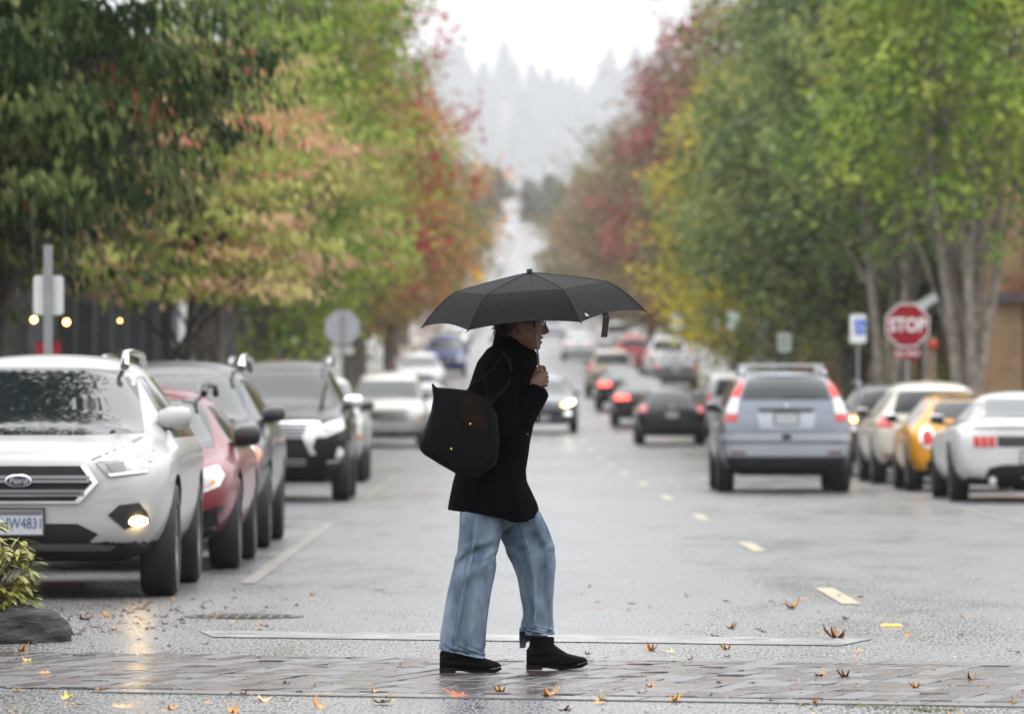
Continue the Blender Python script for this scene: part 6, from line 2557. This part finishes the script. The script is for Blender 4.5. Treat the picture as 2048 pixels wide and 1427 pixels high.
# ------------------------------------------------------------------ fallen leaves
def maple_leaf(seed, curl):
    g = random.Random(seed)
    tips = [(-150, .55), (-95, .82), (-42, .9), (0, 1.0), (42, .9), (95, .82), (150, .5)]
    bm_p = []
    for i, (a, r) in enumerate(tips):
        a2 = R(a + 90 + g.uniform(-6, 6))
        r *= g.uniform(.85, 1.1)
        if i:
            pa = R((a + tips[i - 1][0]) / 2 + 90)
            k = .36
            bm_p.append((math.cos(pa) * k, math.sin(pa) * k))
        for da, f in ((-9, .72), (0, 1.0), (9, .70)):
            bm_p.append((math.cos(a2 + R(da)) * r * f, math.sin(a2 + R(da)) * r * f))
    bm_p.append((0.02, -.18))
    n = len(bm_p)
    fold = g.uniform(-.3, .3)
    vs = [(0, .05, 0)]
    for x, y in [(a * .5, b_ * .5) for a, b_ in bm_p] + bm_p:
        r = math.hypot(x, y)
        ang = math.atan2(y, x)
        z = curl * r * r * (.75 + .5 * math.sin(2.3 * ang + seed)) + abs(x) * fold * .3
        k = 1 - .35 * min(1, abs(curl)) * r
        vs.append((x * k, y * k, z))
    fs = [(0, 1 + i, 1 + (i + 1) % n) for i in range(n)] + [(1 + i, 1 + n + i, 1 + n + (i + 1) % n, 1 + (i + 1) % n) for i in range(n)]
    o = len(vs)
    vs += [(-.012, -.15, .01), (.012, -.15, .01), (.01, -.55, .05 + .2 * curl * .3), (-.01, -.55, .05 + .2 * curl * .3)]
    fs.append((o, o + 1, o + 2, o + 3))
    lo = min(v[2] for v in vs)
    me = bpy.data.meshes.new('fallen_leaf')
    me.from_pydata([(x, y, z - lo) for x, y, z in vs], [], fs)
    me.materials.append(None)
    me.shade_smooth()
    return me


LV = [maple_leaf(i, c) for i, c in enumerate((.14, .42, .6, .85, .25, .5))]
LMAT = {k: M('leaf_' + k, c, .38, vary=.35, vscale=25, spec=.4) for k, c in
        {'o': (.56, .25, .03), 'y': (.72, .50, .06), 'b': (.25, .115, .03), 't': (.48, .31, .14), 'r': (.36, .09, .035), 'd': (.07, .035, .015)}.items()}
for m_ in LMAT.values():
    m_.use_backface_culling = False
NEAR = [(640, 1412, 52, 'o', 3), (765, 1406, 64, 'y', 1), (748, 1384, 26, 'o', 3), (135, 1397, 40, 'y', 2), (160, 1410, 36, 'o', 1), (245, 1411, 58, 't', 0), (342, 1416, 36, 'o', 3), (200, 1380, 22, 'o', 2),
        (466, 1421, 46, 'o', 3), (487, 1389, 30, 'b', 2), (415, 1405, 18, 'o', 1), (386, 1392, 16, 'b', 1), (42, 1301, 42, 'b', 3), (55, 1322, 26, 'y', 2), (90, 1346, 30, 'o', 0), (35, 1380, 32, 'o', 0), (30, 1419, 22, 'o', 2),
        (160, 1288, 24, 'b', 0), (410, 1286, 26, 'b', 2), (570, 1367, 28, 'o', 1), (600, 1384, 34, 'b', 0), (452, 1359, 14, 'r', 3), (480, 1316, 26, 'b', 0), (800, 1328, 12, 'o', 2), (920, 1392, 60, 'r', 4), (1002, 1384, 36, 'o', 3),
        (1095, 1393, 58, 'o', 3), (1128, 1417, 46, 'o', 4), (1200, 1406, 34, 'o', 4), (1205, 1402, 24, 'o', 3), (1176, 1310, 20, 'b', 3), (1207, 1317, 24, 'b', 4), (1280, 1328, 26, 'b', 1), (1303, 1298, 34, 'o', 3), (1340, 1304, 28, 'y', 4),
        (1380, 1319, 24, 'b', 2), (1453, 1296, 32, 'o', 3), (1460, 1254, 32, 'o', 5), (1472, 1277, 20, 'o', 4), (1432, 1270, 36, 'b', 0), (1517, 1256, 20, 'b', 1), (1582, 1214, 46, 'o', 3), (1607, 1196, 40, 'b', 1), (1580, 1205, 40, 'b', 0),
        (1674, 1274, 66, 'b', 3), (1692, 1236, 22, 'b', 3), (1716, 1192, 30, 'o', 1), (1676, 1192, 16, 'b', 3), (1376, 1192, 20, 'b', 3), (1640, 1352, 36, 'o', 2), (1690, 1354, 34, 'b', 3), (1303, 1373, 28, 'o', 2), (1284, 1387, 34, 'b', 0),
        (1348, 1402, 32, 'o', 3), (1506, 1366, 22, 'b', 0), (1440, 1367, 20, 'b', 2), (1713, 1368, 16, 'b', 1), (1630, 1407, 26, 'b', 3), (1832, 1376, 30, 'o', 3), (1942, 1360, 42, 'b', 3), (2025, 1407, 24, 'o', 2), (1855, 1420, 36, 'b', 1),
        (624, 1189, 22, 'b', 3), (470, 1194, 24, 'b', 1), (466, 1202, 26, 'b', 0), (350, 1198, 18, 'o', 3), (424, 1233, 30, 'b', 2), (276, 1216, 60, 'd', 4), (318, 1232, 34, 'd', 0), (216, 1232, 26, 'o', 2), (168, 1237, 44, 'd', 2), (190, 1252, 40, 'd', 1),
        (150, 1268, 60, 'd', 3), (100, 1275, 40, 'd', 2), (62, 1285, 34, 'd', 1), (298, 1244, 14, 'd', 1), (1660, 1168, 22, 'b', 4), (1560, 1170, 20, 'b', 0), (1155, 1150, 24, 'o', 0), (1200, 1216, 24, 'b', 0), (1265, 1205, 26, 'b', 0),
        (1178, 1172, 12, 'd', 3), (645, 1248, 14, 'd', 0), (808, 1264, 24, 'b', 0), (1060, 1352, 44, 'o', 0), (540, 1176, 20, 'd', 0), (760, 1178, 44, 'd', 0), (700, 1316, 20, 'b', 0), (960, 1412, 30, 'b', 0), (1590, 1380, 20, 'b', 1)]
gl = random.Random(44)
for k in range(165):
    z_ = gl.random()
    if z_ < .35:
        px, py = abs(gl.gauss(150, 150)) + 60, gl.gauss(1245, 26)
    elif z_ < .7:
        px, py = gl.uniform(0, 2048), gl.uniform(1372, 1424)
    else:
        px, py = gl.uniform(1150, 2048), gl.uniform(1200, 1370)
    if 870 < px < 1190 and py > 1290:
        continue
    NEAR.append((px, max(1180, min(1424, py)), gl.uniform(9, 26), gl.choice('oobbdyt' if z_ > .35 else 'bdddo'), gl.choice((0, 0, 4, 1, 2))))
LG = 'fallen maple leaves on the wet road'
LLAB = {'o': 'orange curled maple leaf lying on the wet road', 'y': 'yellow curled maple leaf lying on the wet road', 'b': 'brown curled maple leaf lying on the wet road', 't': 'tan dry leaf lying near the lower left edge', 'r': 'reddish maple leaf lying on the wet road', 'd': 'dark sodden leaf lying on the wet road'}
for px, py, sz, c_, v in NEAR:
    x, yv = gp(px, min(py, 1425))
    s = sz / (F / yv) / 1.45
    z = .020 if 23.0 < yv < 28.0 else .0125
    o = link('fallen_leaf', LV[v], None, (x, yv, z))
    o.scale = (s, s, s * gl.uniform(.8, 1.2))
    o.rotation_euler = (gl.gauss(0, .1), gl.gauss(0, .1), gl.uniform(0, 6.28))
    o.material_slots[0].link = 'OBJECT'
    o.material_slots[0].material = LMAT[c_]
    fy = 1372 + (px / 2048) * 34
    zone = 'below the brick crossing' if py > fy else 'on the brick crossing' if py > fy - 66 else 'beside the boulder' if px < 240 else 'between crossing and stop line' if py > 1292 else 'around the manhole cover' if px < 520 else 'near the first yellow dash' if px > 1550 else 'on the road beyond the stop line'
    if zone.startswith(('below', 'on the brick')):
        zone += ', far left' if px < 260 else ' left of the walker' if px < 880 else ' by the walker\'s feet' if px < 1230 else ' right of the walker' if px < 1600 else ', far right'
    tag(o, {'o': 'orange', 'y': 'yellow', 'b': 'brown', 't': 'tan', 'r': 'reddish', 'd': 'dark'}[c_] + (' curled' if v in (1, 2, 3, 5) else ' flat') + (' large' if sz > 44 else ' small' if sz < 22 else '') + ' leaf lying ' + zone, 'leaf', LG + ', ' + {'o': 'orange', 'y': 'yellow', 'b': 'brown', 't': 'tan', 'r': 'reddish', 'd': 'dark'}[c_])
# the big dry leaf lying flat left of the walker
x, yv = gp(525, 1399)
o = link('fallen_leaf', maple_leaf(77, .28), None, (x, yv, .014))
o.scale = (.075, .075, .10)
o.rotation_euler = (.35, 0, 1.2)
o.material_slots[0].material = LMAT['t']
tag(o, 'broad tan leaf standing alone below the brick crossing, left of the walker', 'leaf')
# scraps of leaf and grit too small to count
gr = MB()
for k in range(420):
    if k < 190:
        px, py = gl.gauss(260, 150), gl.gauss(1228, 22)
    else:
        px, py = gl.uniform(0, 2048), gl.uniform(1170, 1425)
    if py < 1120 or px < 60:
        continue
    x, yv = gp(px, min(py, 1424))
    s = gl.uniform(.003, .012) if k >= 190 else gl.uniform(.006, .022)
    a = gl.uniform(0, 6.28)
    z = .020 if 23.0 < yv < 28.0 else .0125
    p1 = (x + s * math.cos(a), yv + s * math.sin(a), z)
    p2 = (x + s * math.cos(a + 2), yv + s * math.sin(a + 2), z + .001)
    p3 = (x + s * math.cos(a + 4), yv + s * math.sin(a + 4), z + .001)
    p4 = (x, yv, z + s * gl.uniform(.3, .9))
    gr.add([p1, p2, p3, p4], [(0, 1, 3), (1, 2, 3), (2, 0, 3)])
tag(gr.build('leaf_litter', LMAT['d']), 'dark scraps of leaf scattered over the wet road', 'leaf litter', kind='stuff')

# ------------------------------------------------------------------ the rainy air
hz = MB()
hz.box((0, 4205, 275), (2040, 8530, 620))
vm = bpy.data.materials.new('haze')
vm.use_nodes = True
n_ = vm.node_tree
n_.nodes.clear()
o_ = n_.nodes.new('ShaderNodeOutputMaterial')
pv = n_.nodes.new('ShaderNodeVolumePrincipled')
pv.inputs['Color'].default_value = (.93, .95, .98, 1)
pv.inputs['Density'].default_value = .00013
pv.inputs['Density Attribute'].default_value = ''
pv.inputs['Anisotropy'].default_value = .2
n_.links.new(pv.outputs[0], o_.inputs['Volume'])
try:
    vm.cycles.homogeneous_volume = True
except Exception:
    pass
hb = hz.build('haze', vm)
tag(hb, 'pale rainy haze filling the far street', 'haze', kind='stuff')
hb.display_type = 'WIRE'
